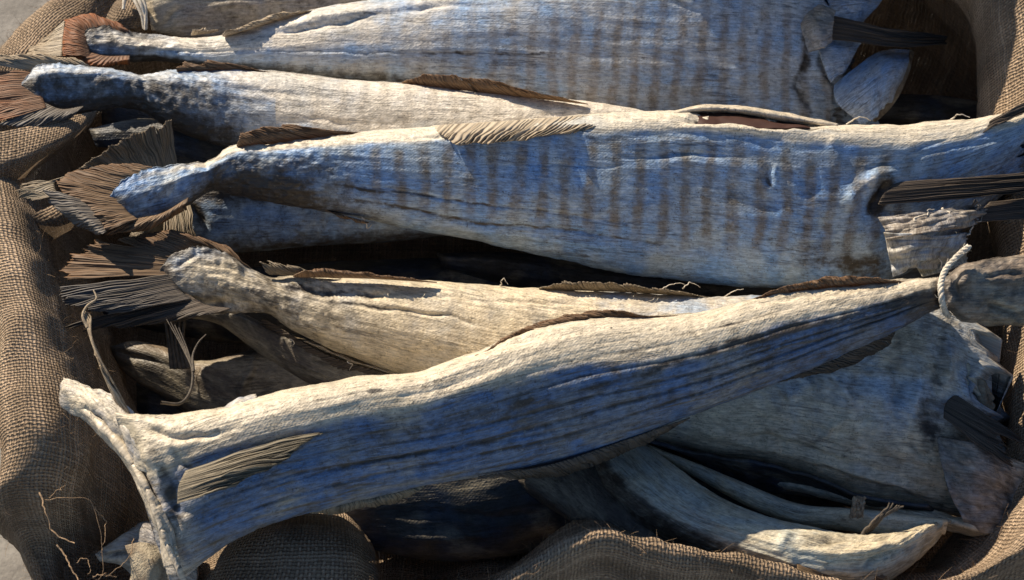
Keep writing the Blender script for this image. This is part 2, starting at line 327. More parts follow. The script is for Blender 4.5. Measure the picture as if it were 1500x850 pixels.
# ------------------------------------------------------------------ fish builder
def loft(parent, name, st, mat, ns=300, nf=90, nb=26, n=2.2, tint=None, feats=(), paints=(), vlines=(), wr=1.0, seed=0,
         edge=0.010, back=1.5, crust=None, capt=0.25, tailedge=0.0, endrag=0.0):
    """stations: (top x, top y, bottom x, bottom y, height z, half thickness, peak of the profile)"""
    st = np.asarray(st, float)
    mid = (st[:, 0:2] + st[:, 2:4]) / 2
    L = np.r_[0, np.cumsum(np.linalg.norm(np.diff(mid, axis=0), axis=1))]; L /= L[-1]
    q = np.linspace(0, 1, ns); S = pchip(L, st, q)
    tx, ty, bx, by, z, th, pk = S.T
    C = at((tx + bx) / 2, (ty + by) / 2, z); d = (C - CAM) @ FWD
    T = CAM + ray(tx, ty) * d[:, None]; B = CAM + ray(bx, by) * d[:, None]
    C = (T + B) / 2; W = (T - B) / 2
    wl = np.linalg.norm(W, axis=1)
    Vv = CAM - C; Vv /= np.linalg.norm(Vv, axis=1)[:, None]
    arc = np.r_[0, np.cumsum(np.linalg.norm(np.diff(C, axis=0), axis=1))]
    # uneven edges
    et = 1 + edge * (fbm(arc * 60, arc * 0 + 3.1, seed + 40, 4, 0.65)) * 2; eb = 1 + edge * (fbm(arc * 60, arc * 0 + 8.1, seed + 50, 4, 0.65)) * 2
    if tailedge:
        te = tailedge * sstep(.16, .02, q) * fbm(arc * 260, arc * 0 + 1.7, seed + 90, 3, .7); et = et + te; eb = eb - te[::1] * .8
    a = np.linspace(0, np.pi, nf); b = np.linspace(np.pi, 2 * np.pi, nb + 2)[1:-1]
    ang = np.r_[a, b]; m = len(ang); v = np.cos(ang); front = np.r_[np.ones(nf), np.zeros(nb)]
    pkc = np.clip(pk, -0.8, 0.8)[:, None]; vv = v[None, :] + 0 * pkc
    w = np.where(vv > pkc, (vv - pkc) / (1 - pkc), (vv - pkc) / (1 + pkc))
    nn = (n + (1.25 - n) * sstep(.17, .08, q) * (tailedge > 0))[:, None] + 0 * vv
    f = np.clip(1 - np.abs(w) ** nn, 0, 1) ** (1 / nn)
    f = np.where(front[None] > 0, f, -back * np.clip(1 - np.abs(vv) ** 2, 0, 1) ** 0.5)
    ends = np.minimum(sstep(-0.004, 0.02, q), 1) * (1 - (1 - capt) * sstep(0.985, 1.0, q)); ends = np.maximum(ends, 0.12)
    sc = np.where(vv > 0, et[:, None], eb[:, None])
    P = C[:, None] + (vv * sc)[..., None] * W[:, None] + (f * (th * ends)[:, None])[..., None] * Vv[:, None]
    dP = np.linalg.norm(np.diff(P, axis=1, append=P[:, :1]), axis=2)
    per = np.cumsum(dP, axis=1) - dP; per = per - per[:, nf // 2][:, None]
    U = arc[:, None] + 0 * per
    du = np.gradient(P, axis=0); dv = np.roll(P, -1, 1) - np.roll(P, 1, 1)
    N = np.cross(dv, du); N /= np.linalg.norm(N, axis=2)[..., None] + 1e-12
    if np.sum(N[:, nf // 2] * Vv) < 0: N = -N
    disp = wr * (0.0021 * fbm(U * 7, per * 22, seed, 4, .45) + 0.0011 * (ridged(U * 8, per * 85, seed + 9, 3) - 0.5) + 0.0003 * fbm(U * 40, per * 190, seed + 5, 3))
    if crust is not None:
        cm = crust(q[:, None] + 0 * vv, vv); disp = disp + cm * (0.0013 * fbm(U * 130, per * 150, seed + 21, 3) + 0.0013 * (ridged(U * 38, per * 55, seed + 23, 3) - .5))
    px, py = topix(P); fr = front[None] > 0
    wx = fbm(U * 45, per * 45, seed + 60, 4, .6); wy = fbm(U * 45, per * 45, seed + 70, 4, .6)
    px = px + 7 * wx; py = py + 5 * wy; broke = np.clip(.75 + .9 * fbm(U * 60, per * 130, seed + 80, 4, .65), 0, 1.4)
    for pts, wd, amp in feats:
        D, wh = polydist(px, py, pts)
        disp = disp + np.where(fr, amp * np.exp(-(D / wd) ** 2) * np.clip(np.minimum(wh, 1 - wh) * 3.5, 0, 1) * (0.75 + 0.5 * fbm(U * 60, per * 60, seed + 3, 2)), 0)
    for s0, s1, v0, v1, wv, amp in vlines:
        vc = v0 + (v1 - v0) * (q - s0) / (s1 - s0) + 0.03 * fbm(q * 9, q * 0 + v0 * 7, seed + 4, 3)
        g = sstep(s0 - .03, s0 + .03, q) * (1 - sstep(s1 - .03, s1 + .03, q))
        disp = disp + np.where(fr, amp * g[:, None] * np.exp(-((vv - vc[:, None]) / wv) ** 2), 0)
    P = P + N * disp[..., None]
    if endrag:
        ax = C[-1] - C[-8]; ax /= np.linalg.norm(ax)
        e = sstep(.955, 1, q)[:, None] * (fbm(vv * 4 + 2 * (1 - front[None]), vv * 0 + seed, seed + 95, 4, .7) * 1.6 - .2)
        P = P + endrag * e[..., None] * ax
    tn = np.zeros((ns, m, 4)); Q = q[:, None] + 0 * vv
    if tint is not None:
        for i, c in enumerate(tint(Q, vv)): tn[..., i] = c
    if crust is not None: tn[..., 3] = np.maximum(tn[..., 3], cm)
    for s0, s1, v0, v1, wv, amp in vlines:
        if amp < 0:
            vc = v0 + (v1 - v0) * (q - s0) / (s1 - s0) + 0.03 * fbm(q * 9, q * 0 + v0 * 7, seed + 4, 3)
            g = sstep(s0 - .03, s0 + .03, q) * (1 - sstep(s1 - .03, s1 + .03, q))
            tn[..., 0] += np.where(fr, .45 * broke * g[:, None] * np.exp(-((vv - vc[:, None]) / (wv * 1.3)) ** 2), 0)
    if tailedge:
        ed = np.clip(sstep(.15, .05, Q) * sstep(.45, 1, np.abs(vv)) + sstep(.035, 0, Q), 0, 1)
        tn[..., 0] += .4 * ed * broke; tn[..., 1] *= 1 - .8 * ed
    for pts, wd, ch, amt in paints:
        D, wh = polydist(px, py, pts)
        tn[..., ch] += np.where(fr, amt * broke * np.clip(np.minimum(wh, 1 - wh) * 5 + .25, 0, 1) * np.exp(-(D / wd) ** 2), 0)
    tn = np.clip(tn, 0, 1)
    Vt = P.reshape(-1, 3); F = grid_faces(ns, m, True)
    # end caps: collapse to a centre vertex
    c0 = P[0].mean(0); c1 = P[-1].mean(0); i0 = len(Vt); Vt = np.vstack([Vt, c0, c1])
    j = np.arange(m); j2 = (j + 1) % m
    uv = np.stack([U, per], -1).reshape(-1, 2); uv = np.vstack([uv, [[arc[0], 0], [arc[-1], 0]]])
    tt = np.vstack([tn.reshape(-1, 4), tn[0].mean(0), tn[-1].mean(0)])
    tri0 = np.stack([j2, j, j * 0 + i0, j * 0 + i0], -1); o = (ns - 1) * m
    # caps as thin quads built from pairs
    je = np.arange(0, m - 1, 2); 
    q0 = np.stack([(je + 2) % m, (je + 1) % m, je, je * 0 + i0], -1); q1 = np.stack([o + je, o + (je + 1) % m, o + (je + 2) % m, je * 0 + i0 + 1], -1)
    F = np.vstack([F, q0, q1])
    return mesh_obj(name, Vt, F, mat, parent, uv, tt)

def fin(parent, name, base, tip, zb, zt, mat, rays=18, nv=26, jag=0.25, fray=0.3, lift=0.006, corr=0.0005, seed=0, thick=0.0007, bow=0.0, per=5):
    """a sheet of rays from the base line to the tip line (both in picture points)"""
    r = np.random.default_rng(seed + 100); rays = int(rays * 1.5)
    nu = rays * per + 1
    b = resample(base, nu); t = resample(tip, nu); u = np.linspace(0, 1, nu); v = np.linspace(0, 1, nv)
    zb = np.interp(u, np.linspace(0, 1, len(np.atleast_1d(zb))), np.atleast_1d(zb)); zt = np.interp(u, np.linspace(0, 1, len(np.atleast_1d(zt))), np.atleast_1d(zt))
    Bp = at(b[:, 0], b[:, 1], zb); Tp = at(t[:, 0], t[:, 1], zt)
    k = np.arange(nu) / per
    rl = 1 - jag * r.random(rays + 2); rl = np.convolve(rl, [0.25, 0.5, 0.25], 'same'); rl[0] = rl[1]; rl[-1] = rl[-2]
    rl = rl * (1 - .35 * min(1, jag * 3) * np.clip(fbm(np.arange(rays + 2) * .22, np.zeros(rays + 2) + 2.2, seed + 33, 3), 0, 1))
    ln = np.interp(k, np.arange(rays + 2), rl) - 0.10 * jag * np.abs(np.sin(np.pi * k))
    if name in ('dorsal_fin', 'anal_fin'): ln = ln * np.clip(np.minimum(k + .4, rays + .4 - k) / (rays * .22), 0, 1) ** .7
    vv = v[None, :] * ln[:, None]
    kk = k + .9 * fbm(k * .45, k * 0 + 4.4, seed + 31, 3); am = (.5 + hash2(np.floor(kk), np.floor(kk) * 0, seed + 5))[:, None]
    P = Bp[:, None] * (1 - vv[..., None]) + Tp[:, None] * vv[..., None]
    Vd = CAM - P.reshape(-1, 3).mean(0); Vd /= np.linalg.norm(Vd)
    side = np.cross(Vd, (Tp - Bp).mean(0)); side /= np.linalg.norm(side) + 1e-9
    off = lift * np.sin(np.pi * np.clip(vv, 0, 1)) + corr * am * np.cos(2 * np.pi * kk)[:, None] * (0.4 + vv) + 0.004 * fbm(k[:, None] * 0.45 + 0 * vv, vv * 2.2, seed, 3) * vv
    sw = (0.0025 * fbm(k[:, None] * 0.3 + 0 * vv, vv * 3.0, seed + 2, 3) + bow * np.sin(np.pi * vv * 0.9)) * np.clip(vv * 2, 0, 1)
    P = P + off[..., None] * Vd + sw[..., None] * side
    F = grid_faces(nu, nv)
    # frayed ends: split between some rays
    cut = np.ones((nu - 1, nv - 1), bool)
    for i in range(1, rays):
        if r.random() < fray:
            j0 = int(nv * (0.35 + 0.6 * r.random())); c = i * per + per // 2 
            if c < nu - 1: cut[c, j0:] = False
    F = F[cut.ravel()]
    uv = np.stack([kk[:, None] + 0 * vv, vv], -1).reshape(-1, 2)
    o = mesh_obj(name, P.reshape(-1, 3), F, mat, parent, uv)
    s = o.modifiers.new('thickness', 'SOLIDIFY'); s.thickness = thick; s.offset = 0
    return o

def sheet(parent, name, cols, mat, nu=120, nv=60, seed=0, wr=0.003, freq=30, thick=0.0015, tint=None, world=False, rag=0.0):
    """a bent skin or cloth: rows of (px, py, z) points, smoothly joined"""
    A = np.array([[(at(p[0], p[1], p[2]) if not world else np.array(p)) for p in c] for c in cols])   # (ncol, nrow, 3)
    rows = np.stack([resample(A[i], nv) for i in range(len(A))])
    L = np.r_[0, np.cumsum(np.linalg.norm(np.diff(rows[:, nv // 2], axis=0), axis=1))]; L = L / L[-1]
    P = pchip(L, rows.reshape(len(A), -1), np.linspace(0, 1, nu)).reshape(nu, nv, 3)
    if rag:
        k = np.arange(nu); e = rag * fbm(k * 0.25, k * 0 + seed, seed + 7, 4, 0.7)
        dv_ = P[:, -1] - P[:, -2]; P[:, -1] += dv_ * e[:, None] * 8; P[:, -2] += dv_ * e[:, None] * 5
        P[:, -3] += dv_ * e[:, None] * 3
    du = np.gradient(P, axis=0); dv = np.gradient(P, axis=1); N = np.cross(du, dv); N /= np.linalg.norm(N, axis=2)[..., None] + 1e-12
    su = np.linalg.norm(du, axis=2); sv = np.linalg.norm(dv, axis=2)
    U = np.cumsum(su, 0).mean(1)[:, None] + 0 * su; V_ = np.cumsum(sv, 1).mean(0)[None] + 0 * sv
    fu_, fv_ = freq if isinstance(freq, tuple) else (freq, freq)
    P = P + N * (wr * fbm(U * fu_, V_ * fv_, seed, 4))[..., None]
    tt = None
    if tint is not None: tt = np.broadcast_to(np.array(tint, float), (nu * nv, 4))
    o = mesh_obj(name, P.reshape(-1, 3), grid_faces(nu, nv), mat, parent, np.stack([U, V_], -1).reshape(-1, 2), tt)
    if thick:
        s = o.modifiers.new('thickness', 'SOLIDIFY'); s.thickness = thick; s.offset = 0
    return o

def wisps(parent, name, paths, r, mat, zs=None, wig=0.0, taper=0.35, n=24):
    out = []
    for p in paths:
        w = np.array([at(*q) for q in p]); w = resample(w, n)
        if wig: w = w + wig * np.stack([fbm(np.arange(n) * 0.3, np.full(n, random.random() * 99), i, 2) for i in range(3)], 1)
        out.append(w)
    V_, F = tubes(out, [r] * len(out), 5, taper)
    return mesh_obj(name, V_, F, mat, parent)

def ramp01(q, *pairs):
    return np.interp(q, [p[0] for p in pairs], [p[1] for p in pairs])
GR = 'dried cod heaped in the sack'
def join(*objs):
    """pieces of one part become one mesh"""
    with bpy.context.temp_override(active_object=objs[0], object=objs[0], selected_objects=list(objs), selected_editable_objects=list(objs)):
        bpy.ops.object.join()
    return objs[0]
def join_named(parent, name):
    o = [c for c in parent.children if c.name.split('.')[0] == name]
    if len(o) > 1: join(*o)
# ================================================================== the fish
def Z(px, py, z): return at(np.array(px, float), np.array(py, float), z)

# ---- long pale fish along the top
f1 = thing('dried_fish', 'long pale banded dried cod at the top of the heap with red-brown tail fin', 'dried fish', Z(700, 60, 0.0), GR)
loft(f1, 'body', [
 (112, 54, 110, 78, .030, .002, 0), (126, 43, 126, 87, .029, .004, 0), (150, 37, 150, 94, .027, .007, .1), (190, 45, 192, 92, .024, .011, .1), (225, 50, 225, 91, .022, .014, .1), (300, 54, 300, 99, .022, .018, 0),
 (380, 35, 380, 104, .020, .024, -.1), (450, 16, 450, 114, .018, .028, -.2), (560, -4, 560, 126, .016, .032, -.2), (700, -25, 700, 150, .012, .036, .1),
 (850, -45, 850, 185, .008, .038, .45), (1000, -60, 1000, 215, .004, .040, .6), (1120, -60, 1120, 225, .002, .038, .65), (1185, -45, 1190, 220, .002, .034, .6), (1232, -15, 1275, 205, .002, .022, .5)],
 M['skin_pale'], tailedge=.12, endrag=.02, ns=620, nf=120, n=2.1, seed=1, wr=0.8,
 tint=lambda q, v: (ramp01(q, (0, .6), (.09, .55), (.14, .3), (.25, .12), (1, .15)) + .55 * sstep(-.35, -.85, v) * (1 - .5 * sstep(.85, 1, q)), .75 * sstep(.75, .25, q) * sstep(-.4, .1, v),  # cream painted on the sunlit left, fading to blue where shaded
   ramp01(q, (.28, 0), (.5, .6), (.7, 1), (1, 1)) * sstep(.95, .2, v) * .75, 0 * q),
 crust=lambda q, v: ramp01(q, (0, .5), (.07, 1), (.14, .7), (.2, 0)),
 feats=[([(375, 50), (430, 44), (500, 33), (560, 20), (660, 6), (760, 8)], 4, -.0035), ([(380, 42), (450, 30), (520, 20), (600, 8)], 7, .004), ([(375, 75), (500, 76), (650, 78), (800, 76)], 2.2, -.0012),
        ([(200, 70), (260, 76), (330, 74), (375, 75)], 2, -.0012), ([(975, 0), (1000, 10), (1020, 15), (1060, 8)], 3, -.002),
        ([(1190, 25), (1185, 70), (1170, 130), (1190, 175)], 7, -.004), ([(1200, 20), (1200, 60), (1190, 95), (1215, 140), (1230, 170)], 6, .004), ([(1170, 100), (1165, 130), (1178, 165)], 7, -.003)],
 paints=[([(1180, 20), (1180, 90), (1165, 130), (1185, 175)], 9, 0, .7), ([(375, 75), (650, 78), (850, 80)], 2.5, 0, .7), ([(1170, 30), (1150, 50)], 14, 1, .4), ([(728, 72), (730, 74)], 9, 0, .5)])
fin(f1, 'tail_fin', [(136, 48), (130, 66), (134, 84)], [(95, 29), (91, 55), (90, 80)], .0305, .033, M['fin_red'], rays=12, nv=14, jag=.06, fray=0, seed=3)
fin(f1, 'tail_fin', [(196, 54), (162, 54), (132, 58)], [(174, 33), (128, 20), (94, 28)], .0285, .033, M['fin_red'], rays=14, nv=14, jag=.03, fray=0, seed=4)
fin(f1, 'tail_fin', [(128, 76), (152, 82), (190, 82)], [(90, 80), (138, 97), (190, 94)], .029, .028, M['fin_red'], rays=8, nv=10, jag=.05, fray=0, seed=7)
fin(f1, 'tail_fin', [(95, 30), (93, 55), (91, 82)], [(66, 55), (48, 68), (30, 82)], [.032, .030, .030], .012, M['fin_pale'], rays=14, nv=20, jag=.10, fray=.1, seed=5)
fin(f1, 'dorsal_fin', [(460, 16), (410, 30), (370, 42), (330, 54)], [(440, 12), (390, 24), (340, 44), (305, 50)], .036, .048, M['fin_pale'], rays=16, nv=12, jag=.2, seed=6)
# collar at the cut end
sheet(f1, 'collar_flap', [[(1200, -30, .04), (1215, 10, .045), (1225, 40, .04)], [(1240, -40, .045), (1250, 5, .045), (1250, 38, .035)], [(1310, -40, .03), (1290, 0, .03), (1262, 34, .025)]], M['skin_pale'], 50, 40, seed=2, tint=(.05, .35, 0, 0), thick=.003)
sheet(f1, 'collar_flap', [[(1195, 60, .034), (1205, 90, .036), (1218, 120, .03)], [(1225, 58, .036), (1230, 85, .035), (1225, 112, .03)], [(1262, 62, .026), (1248, 82, .024), (1236, 104, .022)]], M['skin_pale'], 50, 40, seed=3, tint=(.05, .3, 0, 0), thick=.003)
sheet(f1, 'gill_plate', [[(1222, 128, .022), (1225, 150, .026), (1262, 182, .018)], [(1255, 98, .022), (1268, 130, .034), (1278, 176, .024)], [(1290, 76, .018), (1300, 112, .032), (1296, 154, .024)], [(1332, 74, .004), (1324, 104, .016), (1306, 140, .014)]], M['skin_pale'], 70, 50, seed=4, tint=(.25, .1, .2, 0), thick=.004, rag=.4)
sheet(f1, 'collar_bone', [[(1332, 74, .005), (1323, 106, .015), (1292, 158, .013), (1274, 176, .013)], [(1336, 78, .000), (1328, 110, .010), (1300, 160, .008), (1280, 178, .008)]], M['flesh'], 30, 60, seed=5, thick=.004, wr=.001)
fin(f1, 'pectoral_fin', [(1206, 58), (1208, 42), (1212, 22)], [(1388, 64), (1390, 57), (1391, 50)], .046, .03, M['fin_dark'], rays=14, nv=40, jag=.04, fray=.15, seed=8, bow=-.004, lift=.003)
sheet(f1, 'fin_socket', [[(1172, 8, .040), (1174, 40, .044), (1184, 76, .040)], [(1192, 4, .050), (1190, 40, .054), (1198, 72, .050)], [(1208, 10, .056), (1206, 40, .060), (1210, 68, .056)], [(1222, 20, .054), (1220, 40, .058), (1218, 62, .052)]], M['skin_tan'], 50, 50, seed=9, tint=(.35, .1, 0, .5), thick=.003, wr=.004, freq=50)

# ---- fish peeping out behind it
f0 = thing('dried_fish', 'brown and white dried cod mostly hidden at top left behind the long pale one', 'dried fish', Z(360, 10, -.02), GR)
loft(f0, 'body', [(205, -30, 222, 46, .0, .01, .3), (228, -50, 245, 52, .0, .018, .4), (300, -70, 315, 60, -.005, .024, .5), (420, -80, 425, 55, -.008, .026, .6), (560, -80, 560, 40, -.01, .026, .6), (700, -80, 700, 20, -.01, .02, .5)],
 M['skin_tan'], ns=160, nf=70, seed=11, tint=lambda q, v: (.5 * sstep(.3, -.1, v) * sstep(.06, .22, q), .9 * sstep(0, .5, v) + .9 * sstep(.16, .05, q), 0 * q, 0 * q),
 feats=[([(268, 8), (250, 25), (238, 45)], 4, -.004), ([(285, 15), (340, 6), (420, 4)], 5, .003)])
wisps(f0, 'pelvic_fin', [[(190, -12, .03), (200, 6, .03), (208, 24, .026), (211, 42, .02)], [(196, -12, .03), (207, 8, .032), (213, 26, .026), (213, 44, .02)], [(202, -12, .032), (212, 8, .03), (214, 28, .026), (214, 42, .02)], [(180, -12, .03), (182, 2, .03), (181, 14, .028)]], .0022, M['twine'], taper=.7)
fin(f0, 'ventral_fin', [(280, 52), (310, 48)], [(287, 38), (335, 44)], .02, .03, M['fin_pale'], rays=8, nv=10, jag=.6, fray=.8, seed=12)

# ---- second fish from the top
f2 = thing('dried_fish', 'white-flanked dried cod with dark blue tail base, between the top and the largest fish', 'dried fish', Z(450, 150, .03), GR)
loft(f2, 'body', [
 (32, 122, 34, 146, .046, .002, .6), (45, 104, 46, 166, .046, .005, .6), (80, 95, 85, 171, .045, .008, .6), (130, 98, 130, 166, .043, .011, .7), (180, 104, 182, 158, .040, .016, .75), (207, 109, 207, 162, .038, .018, .7), (245, 104, 245, 186, .036, .022, .65), (300, 102, 300, 208, .034, .026, .5), (400, 104, 400, 228, .032, .030, .1),
 (500, 116, 500, 240, .030, .032, -.1), (600, 122, 600, 240, .028, .032, -.2), (700, 132, 700, 240, .026, .030, -.2), (800, 142, 800, 230, .024, .026, -.2), (900, 154, 900, 215, .022, .02, -.1), (960, 166, 965, 200, .02, .014, 0)],
 M['skin_pale'], tailedge=.12, ns=520, nf=80, n=2.2, seed=21, wr=1.0,
 tint=lambda q, v: (ramp01(q, (0, .75), (.1, .7), (.2, .8), (.32, .6), (.42, .12), (.6, .05), (1, .05)) * sstep(.85, .45, v) + .3 * sstep(-.1, -.7, v), ramp01(q, (0, .2), (.25, .2), (.42, .8), (1, .85)) * sstep(-.1, .5, v + .5 * (q > .4)), .3 * sstep(.3, .5, q), 0 * q),  # tail base painted dark as shade, top edge left pale
 crust=lambda q, v: ramp01(q, (0, .3), (.1, .8), (.19, 1), (.3, .9), (.42, 0)),
 feats=[([(206, 105), (205, 130), (208, 160)], 6, -.004), ([(45, 130), (60, 110), (120, 100)], 5, .002), ([(300, 120), (400, 135), (480, 140)], 5, -.002), ([(400, 180), (480, 176), (560, 182)], 5, -.002)],
 paints=[([(520, 165), (600, 175)], 9, 0, .5)])
fin(f2, 'tail_fin', [(72, 108), (60, 130), (68, 158)], [(-40, 98), (-60, 140), (-30, 185)], .047, .042, M['fin_red'], rays=20, nv=24, jag=.12, fray=.2, seed=22)
fin(f2, 'tail_fin', [(140, 102), (90, 97), (48, 104)], [(110, 85), (20, 78), (-45, 88)], [.048, .050, .046], [.056, .058, .054], M['fin_pale'], rays=20, nv=20, jag=.08, fray=.05, seed=23, lift=.004)
fin(f2, 'tail_fin', [(64, 150), (88, 160), (122, 156)], [(-20, 195), (40, 190), (100, 175)], .046, .040, M['fin_slate'], rays=10, nv=18, jag=.25, fray=.4, seed=24)
fin(f2, 'dorsal_fin', [(430, 112), (340, 106), (262, 108)], [(330, 90), (290, 86), (236, 100)], .050, .062, M['fin_brown'], rays=16, nv=18, jag=.35, fray=.5, seed=25, corr=.0004)
fin(f2, 'dorsal_fin', [(862, 153), (720, 137), (590, 123)], [(800, 138), (660, 106), (576, 101)], .046, .060, M['fin_brown'], rays=26, nv=22, jag=.25, fray=.3, seed=26, corr=.0005)

# ---- the big banded fish in the middle
f3 = thing('dried_fish', 'largest dried cod, silver blue with brown cross bands, torn cut end at right', 'dried fish', Z(800, 280, .06), GR)
loft(f3, 'body', [
 (158, 292, 160, 318, .070, .002, .2), (168, 275, 172, 330, .070, .004, .2), (195, 256, 203, 333, .069, .007, .2), (240, 244, 250, 318, .067, .010, .3), (285, 238, 290, 292, .064, .012, .4), (305, 236, 308, 280, .062, .016, .4), (333, 217, 335, 284, .060, .020, .5), (400, 208, 400, 296, .058, .026, .5), (500, 196, 500, 314, .056, .031, .5), (600, 188, 600, 337, .054, .035, .55),
 (700, 180, 700, 354, .052, .038, .6), (800, 172, 800, 376, .050, .041, .65), (900, 165, 900, 398, .048, .043, .72), (1000, 162, 1000, 411, .046, .044, .78), (1100, 170, 1100, 420, .046, .044, .78), (1200, 182, 1195, 422, .046, .042, .76),
 (1300, 182, 1275, 416, .046, .038, .7), (1390, 176, 1330, 400, .048, .032, .4), (1480, 164, 1395, 350, .050, .026, .3), (1570, 150, 1500, 285, .054, .02, .3)],
 M['skin_blue'], tailedge=.12, endrag=.035, ns=720, nf=140, n=2.3, seed=31, wr=0.8, back=1.6,
 tint=lambda q, v: (ramp01(q, (0, .5), (.08, .5), (.11, .8), (.25, .55), (.32, .15), (.7, .1), (.85, .3), (.92, .4), (1, .8)) * sstep(.75, .3, v) + .25 * sstep(-.5, -.95, v),
   .95 * sstep(.62, .85, v) + ramp01(q, (0, .35), (.1, .3), (.2, .25), (.5, .1), (1, .0)) * (v > -2), ramp01(q, (.2, 0), (.3, .85), (.8, .9), (.9, .3), (1, 0)) * sstep(.8, .5, v) * sstep(-.75, -.35, v), 0 * q),  # cream strip along the top stands in for sunlight
 crust=lambda q, v: ramp01(q, (0, .5), (.1, .9), (.2, 1), (.28, .2), (.34, 0)),
 feats=[([(490, 272), (560, 275), (640, 290), (775, 307), (850, 318), (930, 327)], 2.4, -.0016), ([(516, 293), (600, 310), (690, 326), (775, 335), (850, 340), (920, 352), (1010, 364)], 3, -.0022), ([(600, 322), (700, 338), (800, 352), (1000, 376), (1100, 384)], 6, .0016),
        ([(750, 239), (830, 243), (890, 246), (925, 240)], 2.4, -.0012), ([(900, 233), (960, 229), (1030, 226), (1110, 236)], 4, -.002), ([(880, 213), (1000, 206), (1080, 208), (1120, 220)], 6, .0012), ([(930, 250), (1000, 238), (1060, 244), (1130, 250)], 8, .0016),
        ([(1127, 240), (1122, 255), (1130, 272)], 6, -.005), ([(1138, 238), (1135, 256), (1142, 270)], 4, .0025), ([(1050, 275), (1100, 285), (1160, 305)], 14, -.004),
        ([(985, 175), (1060, 173), (1150, 183), (1210, 187)], 7, -.010), ([(980, 170), (1030, 163), (1100, 170), (1210, 183)], 3, .002), ([(970, 186), (1060, 189), (1150, 192), (1260, 190)], 4, .003),
        ([(1240, 268), (1290, 242), (1350, 228), (1420, 212), (1500, 196)], 3, -.002), ([(1250, 282), (1290, 262), (1320, 252)], 10, .003), ([(1270, 250), (1340, 222), (1420, 195)], 3, -.0015), ([(1220, 195), (1222, 220), (1235, 245)], 9, .003), ([(1180, 240), (1190, 270), (1180, 300)], 12, -.003),
        ([(1290, 290), (1296, 310), (1310, 322)], 9, -.005), ([(1236, 312), (1246, 288), (1270, 266), (1320, 246)], 11, .006), ([(1276, 312), (1286, 286), (1306, 262)], 8, -.008), ([(1290, 330), (1270, 360), (1290, 395)], 8, .003), ([(1330, 330), (1300, 360), (1320, 395)], 6, -.004), ([(1190, 380), (1200, 340), (1230, 310)], 10, -.002),
        ([(306, 236), (305, 255), (308, 280)], 5, -.003), ([(560, 205), (720, 198), (900, 186)], 4, -.002)],
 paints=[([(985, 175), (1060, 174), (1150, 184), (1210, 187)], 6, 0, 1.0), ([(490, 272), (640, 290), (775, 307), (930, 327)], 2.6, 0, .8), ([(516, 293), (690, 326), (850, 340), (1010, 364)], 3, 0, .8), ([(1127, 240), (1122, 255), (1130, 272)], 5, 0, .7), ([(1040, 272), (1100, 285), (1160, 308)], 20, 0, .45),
         ([(1250, 285), (1280, 262), (1300, 255)], 14, 1, .35), ([(1290, 280), (1296, 310), (1320, 330)], 16, 0, .6), ([(1272, 316), (1286, 288), (1312, 256)], 12, 0, .9), ([(1230, 310), (1246, 286), (1280, 262)], 14, 1, .3), ([(1240, 190), (1350, 200), (1450, 190)], 24, 1, .5), ([(1150, 360), (1250, 385), (1300, 390)], 25, 0, .5), ([(560, 250), (650, 255), (800, 250), (950, 255)], 5, 0, .35), ([(330, 265), (400, 270), (470, 285)], 16, 0, .5)])  # shade in the split and hollows is painted dark here
fin(f3, 'tail_fin', [(258, 254), (212, 270), (186, 290)], [(190, 238), (110, 248), (72, 268)], .0705, .073, M['fin_brown'], rays=16, nv=18, jag=.08, fray=.05, seed=32)
fin(f3, 'tail_fin', [(188, 288), (184, 305), (202, 322)], [(78, 266), (100, 298), (148, 342)], .0705, .074, M['fin_brown'], rays=16, nv=20, jag=.06, fray=.05, seed=33)
fin(f3, 'tail_fin', [(204, 320), (234, 314), (276, 290)], [(150, 344), (195, 343), (272, 306)], .069, .064, M['fin_brown'], rays=10, nv=12, jag=.1, fray=.1, seed=34)
fin(f3, 'tail_fin', [(120, 292), (138, 310), (156, 340)], [(48, 276), (90, 318), (140, 345)], .076, .062, M['fin_slate'], rays=12, nv=20, jag=.12, fray=.35, seed=35, lift=.012)
fin(f3, 'tail_fin', [(100, 258), (80, 268), (84, 286)], [(30, 272), (14, 285), (30, 298)], .070, .060, M['fin_olive'], rays=10, nv=18, jag=.35, fray=.6, seed=36)
fin(f3, 'dorsal_fin', [(560, 196), (440, 206), (350, 216)], [(440, 184), (370, 187), (326, 200)], .078, .092, M['fin_brown'], rays=20, nv=20, jag=.15, fray=.15, seed=37, corr=.0004)
fin(f3, 'dorsal_fin', [(965, 168), (850, 170), (740, 178), (640, 184)], [(890, 190), (780, 206), (690, 215), (610, 216)], [.100, .102, .100, .094], [.106, .108, .106, .100], M['fin_pale'], rays=24, nv=30, jag=.12, fray=.12, seed=38, lift=.004, corr=.0012)
sheet(f3, 'back_split', [[(982, 175, .098), (984, 177, .102), (986, 179, .102)], [(1020, 166, .096), (1022, 174, .104), (1024, 183, .107)], [(1070, 166, .096), (1070, 176, .104), (1072, 188, .107)], [(1140, 176, .096), (1140, 182, .104), (1142, 189, .106)], [(1215, 186, .094), (1216, 188, .095), (1218, 190, .096)]], M['fin_split'], 60, 20, seed=39, wr=.003, thick=.001)  # dark sheet laid proud where the split is a shaded hollow
sheet(f3, 'back_lip', [[(976, 172, .098), (978, 169, .104), (980, 166, .100)], [(1020, 164, .098), (1020, 160, .106), (1022, 156, .100)], [(1080, 165, .098), (1080, 161, .106), (1082, 157, .100)], [(1140, 175, .096), (1140, 170, .104), (1142, 166, .098)], [(1225, 187, .094), (1226, 185, .098), (1228, 182, .096)]], M['skin_tan'], 90, 16, seed=40, wr=.0015, freq=60, thick=.002, tint=(.0, .7, 0, 0))
